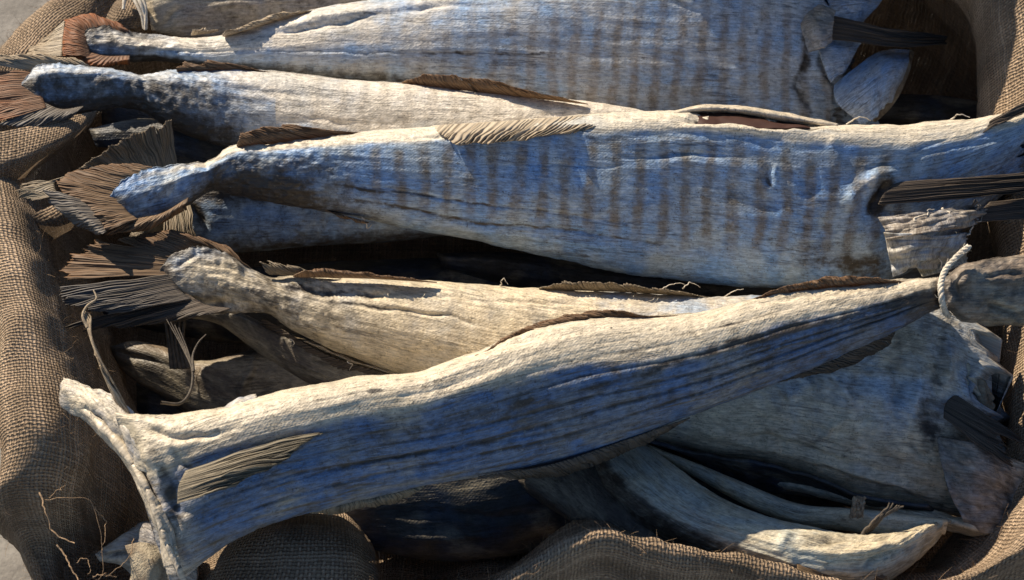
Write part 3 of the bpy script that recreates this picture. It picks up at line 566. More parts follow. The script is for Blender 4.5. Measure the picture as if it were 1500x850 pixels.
fin(f3, 'anal_fin', [(470, 306), (510, 318), (540, 326)], [(500, 318), (530, 326), (541, 330)], .045, .04, M['fin_brown'], rays=10, nv=10, jag=.4, fray=.4, seed=40)
fin(f3, 'pectoral_fin', [(1286, 300), (1294, 285), (1310, 268)], [(1560, 276), (1575, 262), (1560, 250)], [.080, .084, .082], .085, M['fin_dark'], rays=18, nv=50, jag=.03, fray=.05, seed=41, lift=.004, corr=.0012)
fin(f3, 'pectoral_fin', [(1430, 326), (1440, 306), (1450, 296)], [(1580, 310), (1590, 296), (1580, 285)], .07, .065, M['fin_dark'], rays=10, nv=30, jag=.1, fray=.2, seed=42)
fin(f3, 'fin_ray_bundle', [(1420, 205), (1430, 190), (1440, 182)], [(1510, 162), (1515, 152), (1512, 146)], .085, .09, M['fin_dark'], rays=8, nv=26, jag=.1, fray=.1, seed=43)
sheet(f3, 'torn_flesh', [[(1286, 318, .086), (1330, 312, .092), (1380, 304, .088), (1426, 298, .080)], [(1296, 336, .084), (1345, 328, .092), (1395, 318, .086), (1440, 310, .076)], [(1298, 352, .082), (1345, 344, .09), (1390, 336, .082), (1428, 328, .07)]], M['skin_tan'], 90, 90, seed=44, wr=.011, freq=(70, 16), thick=.0015, tint=(.5, .15, 0, .6), rag=1.0)
sheet(f3, 'torn_flesh', [[(1296, 344, .08), (1330, 344, .086), (1370, 346, .08), (1410, 340, .07)], [(1300, 366, .078), (1336, 362, .082), (1372, 358, .076), (1404, 356, .066)], [(1304, 386, .07), (1336, 380, .076), (1362, 374, .07), (1384, 372, .06)], [(1308, 406, .06), (1330, 398, .066), (1348, 392, .06), (1366, 388, .05)]], M['skin_wide'], 110, 90, seed=45, wr=.011, freq=(64, 14), thick=.0015, tint=(.45, .1, 0, .6), rag=1.0)
sheet(f3, 'torn_flesh', [[(1340, 384, .056), (1370, 370, .06), (1402, 352, .056)], [(1346, 396, .05), (1378, 384, .054), (1420, 366, .05)], [(1350, 404, .046), (1388, 396, .05), (1416, 384, .044)]], M['skin_belly'], 70, 70, seed=46, wr=.009, freq=(80, 16), thick=.0015, tint=(.4, .2, 0, .6), rag=1.0)
for p_ in [[(1380, 305, .08), (1392, 318, .085), (1400, 330, .08), (1418, 318, .08)], [(1340, 330, .09), (1352, 318, .092), (1366, 308, .088)], [(1400, 350, .07), (1420, 335, .072), (1436, 318, .07)], [(1365, 345, .08), (1375, 370, .07), (1385, 395, .06)]]: wisps(f3, 'torn_fibre', [p_], .0010, M['twine'], wig=.004)

# ---- blue fish showing below the big one at left
f4 = thing('dried_fish', 'deep blue dried cod under the largest fish, its tail fan standing up behind', 'dried fish', Z(450, 320, .0), GR)
loft(f4, 'body', [(262, 262, 262, 335, .006, .012, .5), (292, 255, 292, 362, .006, .020, .5), (350, 250, 350, 369, .004, .026, .45), (450, 255, 450, 363, .002, .030, .4), (550, 265, 550, 356, .0, .032, .4), (640, 280, 640, 346, -.002, .03, .4), (720, 300, 720, 340, -.004, .02, .4)],
 M['skin_blue'], ns=220, nf=70, seed=51, tint=lambda q, v: (.5 + .5 * sstep(.0, .5, v) * sstep(.4, .1, q) + .3 * sstep(-.5, -.9, v), 0 * q, .1 + 0 * q, 0 * q),
 feats=[([(285, 300), (300, 330), (292, 355)], 7, -.004), ([(420, 330), (440, 345), (460, 354)], 3, -.002)], paints=[([(400, 300), (480, 305), (520, 312)], 8, 1, .5), ([(285, 295), (300, 330)], 8, 0, .5)])
fin(f4, 'tail_fin', [(262, 252), (220, 258), (170, 262)], [(252, 172), (205, 185), (112, 244)], [.02, .025, .03], [.05, .05, .045], M['fin_olive'], rays=24, nv=26, jag=.14, fray=.25, seed=52, lift=-.004)
fin(f4, 'tail_fin', [(242, 300), (258, 292), (276, 290)], [(240, 356), (264, 360), (290, 352)], .025, .030, M['fin_olive'], rays=12, nv=22, jag=.1, fray=.2, seed=53, corr=.0016)
sheet(f4, 'tail_root', [[(188, 352, .02), (200, 335, .024), (220, 318, .02)], [(205, 352, .022), (222, 332, .028), (240, 300, .02)], [(232, 346, .018), (240, 330, .02), (246, 302, .016)]], M['flesh'], 40, 30, seed=54)

# ---- wide fish under the front one
f5 = thing('dried_fish', 'broad tan dried cod with wrinkled split tail, passing under the twine-tied front fish', 'dried fish', Z(800, 520, .02), GR)
loft(f5, 'body', [
 (232, 398, 238, 420, .050, .002, .1), (243, 382, 250, 432, .050, .004, .1), (270, 364, 277, 453, .049, .007, .1), (320, 366, 325, 461, .046, .010, .1), (365, 392, 366, 458, .042, .013, .1), (390, 404, 390, 460, .038, .017, .1), (430, 404, 425, 482, .034, .022, .1), (480, 405, 476, 508, .030, .026, .05), (550, 407, 545, 535, .026, .030, 0), (620, 410, 612, 562, .020, .034, 0),
 (750, 420, 745, 605, .012, .038, 0), (900, 426, 890, 645, .006, .042, 0), (990, 430, 955, 650, .006, .044, 0), (1060, 434, 1040, 668, .010, .040, .2), (1150, 430, 1140, 684, .012, .036, .1), (1250, 425, 1240, 722, .014, .034, .1), (1330, 428, 1340, 742, .014, .032, .1), (1395, 440, 1430, 762, .012, .026, .1), (1440, 462, 1500, 788, .006, .02, .4)],
 M['skin_wide'], tailedge=.12, endrag=.03, ns=640, nf=140, n=2.1, seed=61, wr=0.85,
 tint=lambda q, v: (ramp01(q, (0, .5), (.1, .45), (.13, .65), (.2, .35), (.3, .1), (.7, .1), (1, .35)), .75 * sstep(.62, .48, q) + .7 * sstep(.25, -.5, v) * sstep(.5, .65, q), .25 * sstep(.2, .3, q), 0 * q),
 crust=lambda q, v: ramp01(q, (0, .9), (.08, .9), (.12, 1), (.2, .5), (.26, 0), (.6, 0), (.75, .35), (1, .6)),
 feats=[([(400, 420), (450, 424), (530, 432), (620, 424)], 6, -.004), ([(470, 440), (560, 452), (650, 462), (740, 486)], 3, -.0022), ([(600, 428), (700, 440), (800, 446), (950, 452)], 3, -.002), ([(400, 470), (470, 486), (560, 530)], 8, .003),
        ([(245, 400), (290, 372), (330, 372)], 4, -.003), ([(250, 425), (300, 450), (350, 440)], 6, -.004), ([(260, 440), (320, 455), (360, 452)], 5, .003), ([(290, 372), (340, 385), (362, 400)], 6, .004),
        ([(1230, 550), (1250, 590), (1275, 620)], 8, -.004), ([(1265, 540), (1290, 580), (1330, 610)], 8, .003), ([(1370, 480), (1376, 540), (1360, 600), (1370, 650)], 8, -.003), ([(1385, 490), (1392, 540), (1375, 590)], 8, .005), ([(1330, 630), (1350, 665), (1400, 672), (1430, 662)], 5, -.004), ([(1180, 640), (1280, 665), (1400, 700)], 9, -.003), ([(1000, 625), (1100, 650), (1200, 670)], 7, .003),
        ([(1060, 600), (1160, 620), (1260, 640)], 5, -.002), ([(1110, 520), (1150, 560), (1170, 600)], 8, 0.0057), ([(1160, 510), (1195, 560), (1220, 600)], 7, -0.0057), ([(1190, 500), (1225, 560), (1262, 610)], 8, 0.0076), ([(1300, 500), (1320, 560), (1310, 610)], 8, -0.0076), ([(1325, 490), (1345, 550), (1335, 600)], 8, 0.0076), ([(1040, 640), (1130, 640), (1230, 676), (1330, 700)], 6, -0.0057), ([(1150, 655), (1260, 690), (1400, 735)], 7, 0.0076), ([(1200, 645), (1215, 625), (1240, 610)], 4, .003), ([(1410, 500), (1425, 540), (1430, 600)], 6, -.005)],
 paints=[([(1180, 520), (1250, 570), (1340, 560)], 40, 3, 0.0), ([(1385, 470), (1376, 540), (1345, 610), (1370, 650)], 12, 0, .45), ([(1390, 585), (1360, 640), (1420, 650)], 22, 0, .4), ([(410, 415), (470, 425), (560, 432)], 8, 0, .5), ([(470, 440), (650, 462), (740, 486)], 2.6, 0, .7), ([(1000, 630), (1150, 670), (1250, 700)], 20, 1, .5), ([(470, 450), (540, 470), (600, 490)], 18, 0, .25)])
fin(f5, 'tail_fin', [(370, 396), (310, 364), (245, 380)], [(330, 358), (250, 338), (165, 350)], [.05, .052, .05], [.055, .058, .05], M['fin_brown'], rays=18, nv=20, jag=.12, fray=.15, seed=62)
fin(f5, 'tail_fin', [(284, 378), (266, 390), (258, 404)], [(130, 350), (80, 382), (72, 410)], .0505, .044, M['fin_brown'], rays=16, nv=30, jag=.2, fray=.35, seed=63, lift=.012)
fin(f5, 'tail_fin', [(260, 400), (258, 418), (280, 438)], [(76, 424), (84, 438), (150, 462)], .0508, .052, M['fin_slate'], rays=18, nv=30, jag=.12, fray=.2, seed=64, lift=.010, corr=.0012)
fin(f5, 'tail_fin', [(274, 430), (300, 446), (338, 452)], [(70, 486), (130, 488), (262, 472)], .0495, .036, M['fin_dark'], rays=16, nv=30, jag=.2, fray=.2, seed=65, lift=.008)
fin(f5, 'dorsal_fin', [(500, 408), (440, 404), (395, 402)], [(440, 392), (385, 378), (352, 368)], .052, .060, M['fin_olive'], rays=16, nv=18, jag=.4, fray=.5, seed=66)
fin(f5, 'dorsal_fin', [(640, 414), (540, 408), (430, 406)], [(600, 408), (500, 394), (428, 388)], .058, .066, M['fin_brown'], rays=22, nv=12, jag=.25, fray=.25, seed=67)
fin(f5, 'dorsal_fin', [(1040, 436), (920, 428), (790, 424)], [(1000, 424), (880, 412), (780, 404)], .045, .06, M['fin_olive'], rays=26, nv=12, jag=.4, fray=.45, seed=68)
fin(f5, 'anal_fin', [(600, 556), (520, 530), (450, 500)], [(545, 533), (480, 515), (420, 488)], .012, .004, M['fin_pale'], rays=20, nv=14, jag=.3, fray=.3, seed=69)
fin(f5, 'anal_fin', [(640, 566), (560, 545), (480, 520), (390, 468)], [(600, 582), (500, 560), (430, 530), (340, 458)], -.002, -.024, M['fin_dark'], rays=24, nv=16, jag=.15, fray=.1, seed=70, lift=.003)
sheet(f5, 'belly_flap', [[(950, 648, .006), (985, 656, .0), (1020, 664, -.012)], [(1030, 664, .004), (1060, 690, -.014), (1070, 708, -.03)], [(1150, 684, .004), (1180, 712, -.02), (1190, 728, -.03)], [(1250, 722, .004), (1280, 742, -.015), (1290, 752, -.025)], [(1360, 742, .0), (1370, 752, -.012), (1376, 762, -.02)]], M['skin_shaded'], 120, 30, seed=71, tint=(.5, 0, 0, .4), thick=.003, wr=.004)
sheet(f5, 'belly_lip', [[(1130, 700, -.026), (1132, 705, -.022), (1134, 709, -.026)], [(1200, 712, -.024), (1203, 720, -.018), (1206, 727, -.024)], [(1290, 738, -.018), (1293, 744, -.01), (1296, 752, -.018)], [(1370, 748, -.01), (1374, 760, .0), (1378, 772, -.012)], [(1450, 770, -.004), (1454, 780, .004), (1458, 792, -.008)], [(1500, 775, -.004), (1505, 790, .004), (1510, 800, -.008)]], M['skin_belly'], 120, 24, seed=72, tint=(.15, .5, 0, 0), thick=.003, wr=.003)
fin(f5, 'pectoral_fin', [(1382, 612), (1385, 592), (1398, 578)], [(1500, 700), (1530, 672), (1500, 640)], .040, .03, M['fin_dark'], rays=16, nv=34, jag=.45, fray=.6, seed=73)
sheet(f5, 'collar_bone', [[(1418, 462, .03), (1430, 466, .034), (1446, 464, .03)], [(1412, 500, .03), (1426, 510, .036), (1446, 500, .03)], [(1420, 535, .028), (1432, 545, .034), (1446, 560, .028)], [(1424, 570, .022), (1438, 580, .028), (1455, 600, .018)], [(1434, 600, .014), (1440, 606, .016), (1448, 612, .012)]], M['flesh'], 80, 40, seed=74, thick=.004, wr=.006, freq=60, rag=.5)
sheet(f5, 'gill_skin', [[(1380, 480, .044), (1390, 520, .046), (1395, 560, .04)], [(1400, 478, .045), (1412, 520, .046), (1424, 570, .036)], [(1424, 474, .038), (1432, 520, .038), (1446, 590, .024)]], M['skin_belly'], 50, 60, seed=75, thick=.003, wr=.006, tint=(.2, .1, 0, 0))
sheet(f5, 'jaw_skin', [[(1375, 640, .018), (1390, 720, .012), (1420, 776, .000)], [(1430, 650, .034), (1450, 715, .022), (1472, 786, .004)], [(1480, 672, .026), (1495, 730, .014), (1510, 796, -.002)], [(1540, 700, .014), (1545, 740, .006), (1545, 800, -.008)]], M['skin_tan'], 110, 110, seed=76, thick=.003, wr=.016, freq=20, tint=(.55, .0, 0, .6), rag=.4)

# ---- the front fish, tied at its tail
f6 = thing('dried_fish', 'slanting dried cod on top of the heap, sunlit cream back, shaded blue flank, twine-tied tail', 'dried fish', Z(700, 600, .09), GR)
body6 = loft(f6, 'body', [
 (168, 604, 248, 850, .080, .010, .3), (190, 606, 268, 846, .082, .018, .3), (230, 607, 300, 822, .084, .026, .42), (290, 602, 352, 787, .086, .030, .46), (350, 588, 405, 765, .088, .032, .5), (430, 568, 470, 746, .090, .033, .52), (520, 552, 548, 727, .090, .034, .55), (620, 543, 645, 706, .092, .034, .5), (690, 515, 722, 695, .092, .034, .42), (760, 488, 792, 685, .092, .034, .35),
 (850, 468, 880, 660, .094, .033, .2), (950, 462, 965, 628, .096, .031, .15), (1040, 453, 1062, 592, .098, .028, .15), (1110, 433, 1132, 566, .100, .026, .1), (1200, 421, 1222, 526, .102, .023, .1), (1290, 413, 1312, 486, .104, .019, .1), (1350, 408, 1362, 459, .106, .016, .1), (1380, 406, 1384, 451, .106, .013, .1),],
 M['skin_front'], ns=720, nf=120, n=2.1, seed=81, wr=0.9, back=2.2,
 tint=lambda q, v: (ramp01(q, (0, .15), (.2, .3), (.5, .38), (.8, .5), (1, .5)) * sstep(.5, -.1, v) + .25 * sstep(.9, .98, q), sstep(.12, .5, v) * ramp01(q, (0, 1), (.5, .9), (.9, .6), (1, .3)) + .5 * sstep(-.25, .2, v) * sstep(.45, .7, q) + .65 * sstep(.10, .0, q), 0 * q, 0 * q),  # back painted cream as sunlit, lower flank darker as shade
 crust=lambda q, v: ramp01(q, (0, .5), (.12, 0), (.76, 0), (.84, .4), (1, .5)),
 vlines=[(.15, .7, .35, .42, .02, -.0003), (.3, .95, .6, .55, .02, -.0003), (.1, .5, .7, .72, .02, -.0003), (.2, .98, -.42, -.38, .025, -.0016), (.12, .9, -.66, -.58, .02, -.0014), (.3, .95, -.18, -.2, .02, -.0010), (.1, .6, -.8, -.78, .03, .0012), (.45, .95, .12, .15, .03, -.0010), (.05, .5, -.3, -.5, .02, -.0010)],
 feats=[([(640, 548), (700, 512), (760, 498), (850, 482)], 8, -.003), ([(560, 590), (640, 570), (700, 545), (780, 520)], 10, -.003), ([(190, 615), (240, 640), (300, 640), (360, 622)], 6, -.004), ([(205, 640), (230, 690), (250, 735)], 8, .004), ([(250, 655), (262, 680), (285, 690)], 6, -.004), ([(230, 680), (250, 705), (265, 720)], 6, -.004),
        ([(245, 690), (252, 730), (262, 770)], 8, -.006), ([(262, 700), (300, 685), (380, 650), (480, 630)], 5, -.003), ([(230, 735), (262, 755), (290, 770)], 7, .004), ([(300, 600), (330, 598), (345, 590)], 6, -.003), ([(1100, 440), (1180, 432), (1300, 418)], 4, -.002), ([(1395, 400), (1400, 430), (1408, 455)], 6, .003), ([(1382, 405), (1385, 430), (1385, 452)], 4, -.003)],
 paints=[([(245, 690), (252, 730), (262, 770)], 12, 0, .6), ([(200, 612), (230, 622), (290, 632)], 7, 0, .4), ([(255, 655), (268, 682), (290, 690)], 8, 0, .55), ([(215, 650), (235, 690), (250, 735)], 9, 0, .4), ([(175, 640), (200, 700), (230, 760)], 8, 0, .35), ([(320, 598), (340, 592)], 7, 0, .5), ([(330, 640), (400, 622), (470, 610)], 8, 0, .2), ([(540, 572), (562, 574)], 4, 0, .8), ([(780, 497), (783, 498)], 3, 0, 1), ([(892, 480), (896, 481)], 3, 0, 1), ([(410, 600), (600, 565), (760, 510)], 16, 0, .2), ([(1000, 520), (1100, 490), (1180, 470)], 6, 0, .6), ([(850, 530), (1000, 495), (1150, 460)], 10, 0, .35), ([(1250, 460), (1350, 430), (1375, 425)], 14, 0, .5), ([(700, 600), (900, 560), (1100, 500), (1300, 445)], 5, 0, .5), ([(500, 650), (650, 620), (800, 590)], 14, 0, .35)])
loft(f6, 'tail_stalk', [(1374, 409, 1378, 450, .106, .012, .1), (1392, 404, 1394, 454, .106, .015, .1), (1404, 392, 1406, 464, .106, .018, .1), (1430, 384, 1432, 472, .104, .018, .2), (1480, 376, 1490, 474, .102, .015, .2), (1570, 366, 1580, 460, .1, .011, .1)], M['stalk'], ns=150, nf=70, seed=84, wr=1.3, tint=lambda q, v: (.35 + .25 * np.sin(q * 11 + v * 4), .25 + 0 * q, 0 * q, .6 + 0 * q), crust=lambda q, v: .9 + 0 * q,
 feats=[([(1408, 396), (1400, 420), (1410, 455)], 5, -.004), ([(1440, 388), (1415, 400), (1412, 430)], 6, .004), ([(1440, 440), (1470, 455), (1500, 462)], 5, -.004), ([(1430, 410), (1470, 400), (1500, 402)], 4, -.003)])
sheet(f6, 'collar_flap', [[(94, 554, .085), (92, 580, .085), (100, 600, .08)], [(120, 562, .095), (125, 590, .098), (135, 615, .088)], [(165, 585, .10), (170, 620, .105), (175, 650, .095)], [(215, 612, .105), (215, 650, .112), (215, 690, .10)], [(250, 612, .10), (255, 650, .11), (260, 690, .10)]], M['skin_front'], 90, 60, seed=82, wr=.007, freq=34, thick=.004, tint=(.2, .7, 0, .3), rag=.5)
sheet(f6, 'collar_bone', [[(98, 560, .082), (94, 575, .088), (102, 598, .08)], [(140, 612, .092), (146, 622, .098), (152, 640, .088)], [(182, 668, .092), (192, 674, .10), (196, 692, .09)], [(208, 722, .09), (220, 724, .098), (222, 742, .088)], [(228, 775, .082), (244, 775, .09), (248, 800, .08)], [(240, 832, .07), (262, 830, .08), (270, 852, .07)]], M['skin_tan'], 140, 30, seed=83, wr=.005, freq=22, thick=.004, tint=(.1, .75, 0, .2), rag=.25)
sheet(f6, 'throat_fold', [[(196, 612, .112), (210, 622, .118), (220, 640, .112)], [(240, 618, .116), (258, 632, .12), (270, 645, .114)], [(300, 606, .112), (318, 622, .118), (330, 636, .112)], [(375, 580, .108), (382, 600, .114), (390, 612, .11)]], M['skin_front'], 80, 30, seed=84, wr=.008, freq=50, thick=.003, tint=(.2, .7, 0, .3))
fin(f6, 'pectoral_fin', [(260, 738), (262, 712), (272, 690)], [(350, 712), (440, 662), (482, 630)], [.120, .124, .122], [.124, .128, .122], M['fin_straw'], rays=20, nv=34, jag=.06, fray=.06, seed=85, lift=.004, corr=.0012, bow=.002)
wisps(f6, 'pelvic_fin', [[(192 - i * 4, 612 - i * 3, .105), (165 - i * 4, 560 - i * 5, .12), (138 - i * 1.5, 510 - i * 6, .13), (128 + i * .5, 480 - i * 5, .13), (124, 465 - i * 2, .13)] for i in range(5)] + [[(128, 480, .13), (121, 462, .132), (128, 448, .132), (141, 438, .132), (137, 425, .132)]], .0013, M['ray'], taper=.45)
fin(f6, 'pelvic_fin', [(192, 612), (182, 604), (172, 594)], [(138, 520), (131, 500), (128, 482)], .105, .13, M['fin_pale'], rays=6, nv=26, jag=.2, fray=.4, seed=86, corr=.0012)
wisps(f6, 'pelvic_fin', [[(236, 590, .10), (262, 592, .09), (278, 575, .08), (282, 545, .075), (277 - i * 3, 520 - i * 3, .07), (262 - i * 6, 480 - i * 4, .07)] for i in range(4)] + [[(283, 545, .075), (284, 515, .07), (292, 500, .07), (302, 490, .07)]], .0014, M['ray_dark'], taper=.3)
fin(f6, 'dorsal_fin', [(1000, 464), (900, 470), (800, 488), (690, 526)], [(930, 457), (850, 457), (770, 478), (684, 522)], .118, .126, M['fin_brown'], rays=34, nv=14, jag=.1, fray=.05, seed=87, corr=.0003)
fin(f6, 'dorsal_fin', [(1330, 414), (1220, 422), (1100, 440)], [(1300, 404), (1200, 407), (1092, 436)], .114, .126, M['fin_brown'], rays=26, nv=16, jag=.15, fray=.25, seed=88, corr=.0004)
fin(f6, 'anal_fin', [(700, 698), (800, 682), (900, 650), (1010, 612)], [(730, 706), (850, 692), (930, 660), (1020, 614)], .080, .066, M['fin_dark'], rays=30, nv=14, jag=.15, fray=.1, seed=89, lift=.003)
fin(f6, 'anal_fin', [(1130, 562), (1220, 522), (1310, 480)], [(1180, 560), (1270, 528), (1338, 482)], .088, .076, M['fin_dark'], rays=24, nv=16, jag=.2, fray=.3, seed=90, lift=.003)
fin(f6, 'anal_fin', [(450, 748), (540, 728), (620, 710)], [(440, 762), (540, 748), (640, 722)], .070, .052, M['fin_olive'], rays=20, nv=12, jag=.3, fray=.2, seed=91)
fin(f6, 'tail_fin', [(1520, 380), (1525, 420), (1525, 462)], [(1620, 350), (1640, 410), (1620, 480)], .10, .10, M['fin_brown'], rays=14, nv=16, jag=.1, seed=92)

# twine round the tail, three strands laid together
tw = thing('twine', 'short white cotton twine looped round a fish tail, one end sticking up', 'twine', Z(1385, 430, .12))
ctr = [at(*p) for p in [(1390, 462, .088), (1384, 456, .108), (1380, 440, .124), (1378, 424, .128), (1380, 408, .128), (1386, 394, .130), (1396, 382, .134), (1406, 372, .138), (1420, 361, .14)]]
ctr = resample(np.array(ctr), 160)
T_ = np.gradient(ctr, axis=0); T_ /= np.linalg.norm(T_, axis=1)[:, None]; A_ = np.cross(T_, [0, .5, .86]); A_ /= np.linalg.norm(A_, axis=1)[:, None]; B_ = np.cross(T_, A_)
ph_ = np.linspace(0, 2 * np.pi * 9, 160)
Vt, Ft = tubes([ctr + 0.0011 * (np.cos(ph_ + k * 2.094)[:, None] * A_ + np.sin(ph_ + k * 2.094)[:, None] * B_) for k in range(3)], [.00135] * 3, 8)
mesh_obj('strands', Vt, Ft, M['twine'], tw)
fz = []
for k in range(40):
    i = random.randrange(8, 155); d = np.array([random.gauss(0, 1) for _ in range(3)]); d /= np.linalg.norm(d)
    fz.append(resample(np.array([ctr[i], ctr[i] + d * .003, ctr[i] + d * .0045 + T_[i] * .0025]), 6))
Vt, Ft = tubes(fz, [.00018] * len(fz), 4); mesh_obj('fuzz', Vt, Ft, M['twine'], tw)

# ---- gutted fish at the lower right
f8 = thing('dried_fish', 'pale gutted dried fish at lower right with open belly slit and orange-brown fin', 'dried fish', Z(1100, 740, .0), GR)
loft(f8, 'body', [(880, 620, 815, 640, .0, .010, 0), (925, 645, 858, 676, .002, .018, 0), (992, 688, 888, 722, .008, .028, .0), (1050, 726, 950, 774, .012, .032, .0), (1120, 754, 1028, 812, .016, .034, .0), (1185, 772, 1110, 842, .020, .034, .0), (1250, 780, 1200, 866, .022, .032, .1), (1320, 776, 1290, 856, .022, .026, .1), (1362, 766, 1345, 816, .020, .017, .1), (1388, 766, 1385, 780, .012, .006, .1)],
 M['skin_belly'], ns=340, nf=90, n=2.0, seed=101, wr=1.5, crust=lambda q, v: ramp01(q, (0, .1), (.5, .2), (1, .7)), tint=lambda q, v: (.1 + .7 * sstep(-.05, -.5, v) * sstep(.75, .45, q), .45 * sstep(-.3, .3, v) + .35 * sstep(.6, .8, q), .1 + 0 * q, 0 * q),
 feats=[([(1150, 775), (1150, 800), (1170, 828)], 9, .005), ([(1180, 800), (1250, 785), (1320, 790)], 5, -.004), ([(1230, 815), (1280, 800), (1330, 795)], 6, .004), ([(1260, 835), (1290, 815), (1340, 800)], 5, -.004), ([(930, 690), (1000, 740), (1060, 790)], 10, -.002)],
 paints=[([(1148, 770), (1160, 800), (1165, 828)], 9, 0, .3)])
loft(f8, 'belly_flap', [(945, 650, 950, 662, -.006, .006, 0), (1020, 678, 1020, 700, -.004, .009, .2), (1100, 712, 1098, 744, -.002, .011, .2), (1170, 738, 1170, 770, .0, .012, .2), (1240, 744, 1240, 778, .004, .013, .2), (1310, 750, 1312, 788, .008, .013, .2), (1388, 762, 1384, 782, .012, .008, .1)],
 M['skin_belly'], ns=220, nf=40, nb=14, seed=103, wr=.9, tint=lambda q, v: (.15 + 0 * q, .45 + 0 * q, 0 * q, 0 * q))
fin(f8, 'pectoral_fin', [(1158, 796), (1166, 814), (1168, 834)], [(1318, 846), (1285, 856), (1225, 862)], (.046), (.030), M['fin_tan'], rays=16, nv=34, jag=.2, fray=.3, seed=104, lift=.003)
wisps(f8, 'pelvic_fin', [[(1262 + d, 782 - d * .4, .036), (1282 + d * 1.2, 762 - d * .5, .044), (1304 + d * 1.6, 738 + d * .3, .05)] for d in (0, 3, 6, 9, 12)], .0015, M['ray_dark'], wig=.001, taper=.5)
wisps(f8, 'pelvic_fin', [[(1246 + d, 758, .024), (1250 + d * .8, 742, .028), (1252 + d * .9, 728, .03)] for d in (0, 4, 8, 12, 16)], .0016, M['ray'], wig=.001, taper=.8)

# ---- fish deep in the heap, dark skins standing in for shade
def deep(label, st, mat, seed, **kw):
    f = thing('dried_fish', label, 'dried fish', Z((st[0][0] + st[-1][0]) / 2, (st[0][1] + st[-1][3]) / 2, st[0][4]), GR)
    loft(f, 'body', st, M[mat], ns=200, nf=60, seed=seed, **kw); return f
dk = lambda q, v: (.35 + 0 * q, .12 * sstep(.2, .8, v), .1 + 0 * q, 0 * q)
deep('dark blue dried fish in shade below the slanting fish, above the bottom sack edge', [(440, 690, 520, 800, -.04, .012, .5), (520, 680, 590, 815, -.04, .022, .5), (640, 670, 690, 822, -.044, .028, .5), (760, 660, 790, 806, -.046, .026, .5), (860, 650, 880, 780, -.05, .018, .5)], 'skin_shaded', 111, tint=dk, feats=[([(520, 755), (620, 748), (720, 758), (800, 750)], 6, -.004), ([(560, 790), (650, 785), (740, 788)], 5, .003)])
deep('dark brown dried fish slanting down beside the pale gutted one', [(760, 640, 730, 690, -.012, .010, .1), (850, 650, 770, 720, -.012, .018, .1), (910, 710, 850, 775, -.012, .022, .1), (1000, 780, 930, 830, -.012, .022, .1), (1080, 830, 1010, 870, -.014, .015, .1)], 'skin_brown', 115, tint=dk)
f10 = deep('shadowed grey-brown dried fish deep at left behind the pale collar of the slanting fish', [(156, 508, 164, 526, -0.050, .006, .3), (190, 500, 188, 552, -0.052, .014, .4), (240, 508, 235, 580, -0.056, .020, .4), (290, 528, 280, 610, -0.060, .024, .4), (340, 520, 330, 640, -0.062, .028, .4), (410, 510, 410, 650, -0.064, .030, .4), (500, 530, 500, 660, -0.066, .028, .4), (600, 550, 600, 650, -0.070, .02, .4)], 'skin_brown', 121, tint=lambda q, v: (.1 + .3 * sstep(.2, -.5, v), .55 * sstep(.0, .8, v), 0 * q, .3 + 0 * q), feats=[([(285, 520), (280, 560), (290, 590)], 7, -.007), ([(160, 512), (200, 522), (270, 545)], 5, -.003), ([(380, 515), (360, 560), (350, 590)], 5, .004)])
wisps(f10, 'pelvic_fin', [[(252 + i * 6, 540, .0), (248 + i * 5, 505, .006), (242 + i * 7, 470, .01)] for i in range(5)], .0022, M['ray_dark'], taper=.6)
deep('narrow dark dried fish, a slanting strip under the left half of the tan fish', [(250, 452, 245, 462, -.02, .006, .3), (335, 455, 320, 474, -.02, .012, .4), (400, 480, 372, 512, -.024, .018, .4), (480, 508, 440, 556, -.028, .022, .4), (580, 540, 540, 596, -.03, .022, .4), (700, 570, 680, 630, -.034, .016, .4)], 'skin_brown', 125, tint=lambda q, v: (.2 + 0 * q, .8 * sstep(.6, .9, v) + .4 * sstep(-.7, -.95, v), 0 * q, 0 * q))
deep('dark dried fish in the black gap between the largest fish and the tan one', [(640, 372, 650, 392, -.06, .01, .3), (760, 372, 760, 420, -.06, .02, .3), (900, 390, 900, 440, -.06, .022, .3), (1040, 405, 1040, 455, -.06, .022, .3), (1180, 400, 1180, 450, -.06, .018, .3)], 'skin_shaded', 127, tint=dk)
f12 = deep('small yellowish dried fish head at bottom left under the pale collar', [(140, 812, 146, 822, -.004, .006, .3), (170, 790, 180, 830, -.004, .014, .3), (205, 765, 205, 858, -.006, .020, .3), (235, 772, 240, 880, -.008, .022, .3), (290, 800, 290, 900, -.012, .02, .3)], 'skin_tan', 131, tint=lambda q, v: (.45 + 0 * q, .3 + 0 * q, 0 * q, .4 + 0 * q), feats=[([(200, 765), (190, 800), (200, 850)], 7, -.008), ([(150, 815), (180, 812), (200, 805)], 4, -.005)])
sheet(f12, 'gill_plate', [[(185, 800, .02), (195, 825, .02), (190, 860, .01)], [(215, 795, .026), (225, 820, .03), (222, 865, .016)], [(235, 800, .02), (245, 830, .02), (245, 870, .01)]], M['flesh'], 40, 40, seed=133, wr=.005)
deep('dark dried fish lying behind the upright tail fan at upper left', [(130, 190, 140, 215, -.02, .008, .2), (200, 175, 200, 225, -.02, .016, .2), (280, 182, 280, 250, -.022, .020, .2), (360, 190, 360, 262, -.024, .02, .2), (460, 200, 460, 262, -.026, .016, .2)], 'skin_shaded', 141, tint=lambda q, v: (.2 + 0 * q, .25 + 0 * q, 0 * q, .3 + 0 * q))
deep('dark dried fish deep in the black hollow at the upper right', [(1230, 150, 1240, 190, -.06, .012, .2), (1290, 140, 1300, 185, -.06, .018, .2), (1370, 140, 1380, 190, -.065, .02, .2), (1440, 150, 1450, 200, -.07, .016, .2)], 'skin_shaded', 143, tint=dk)
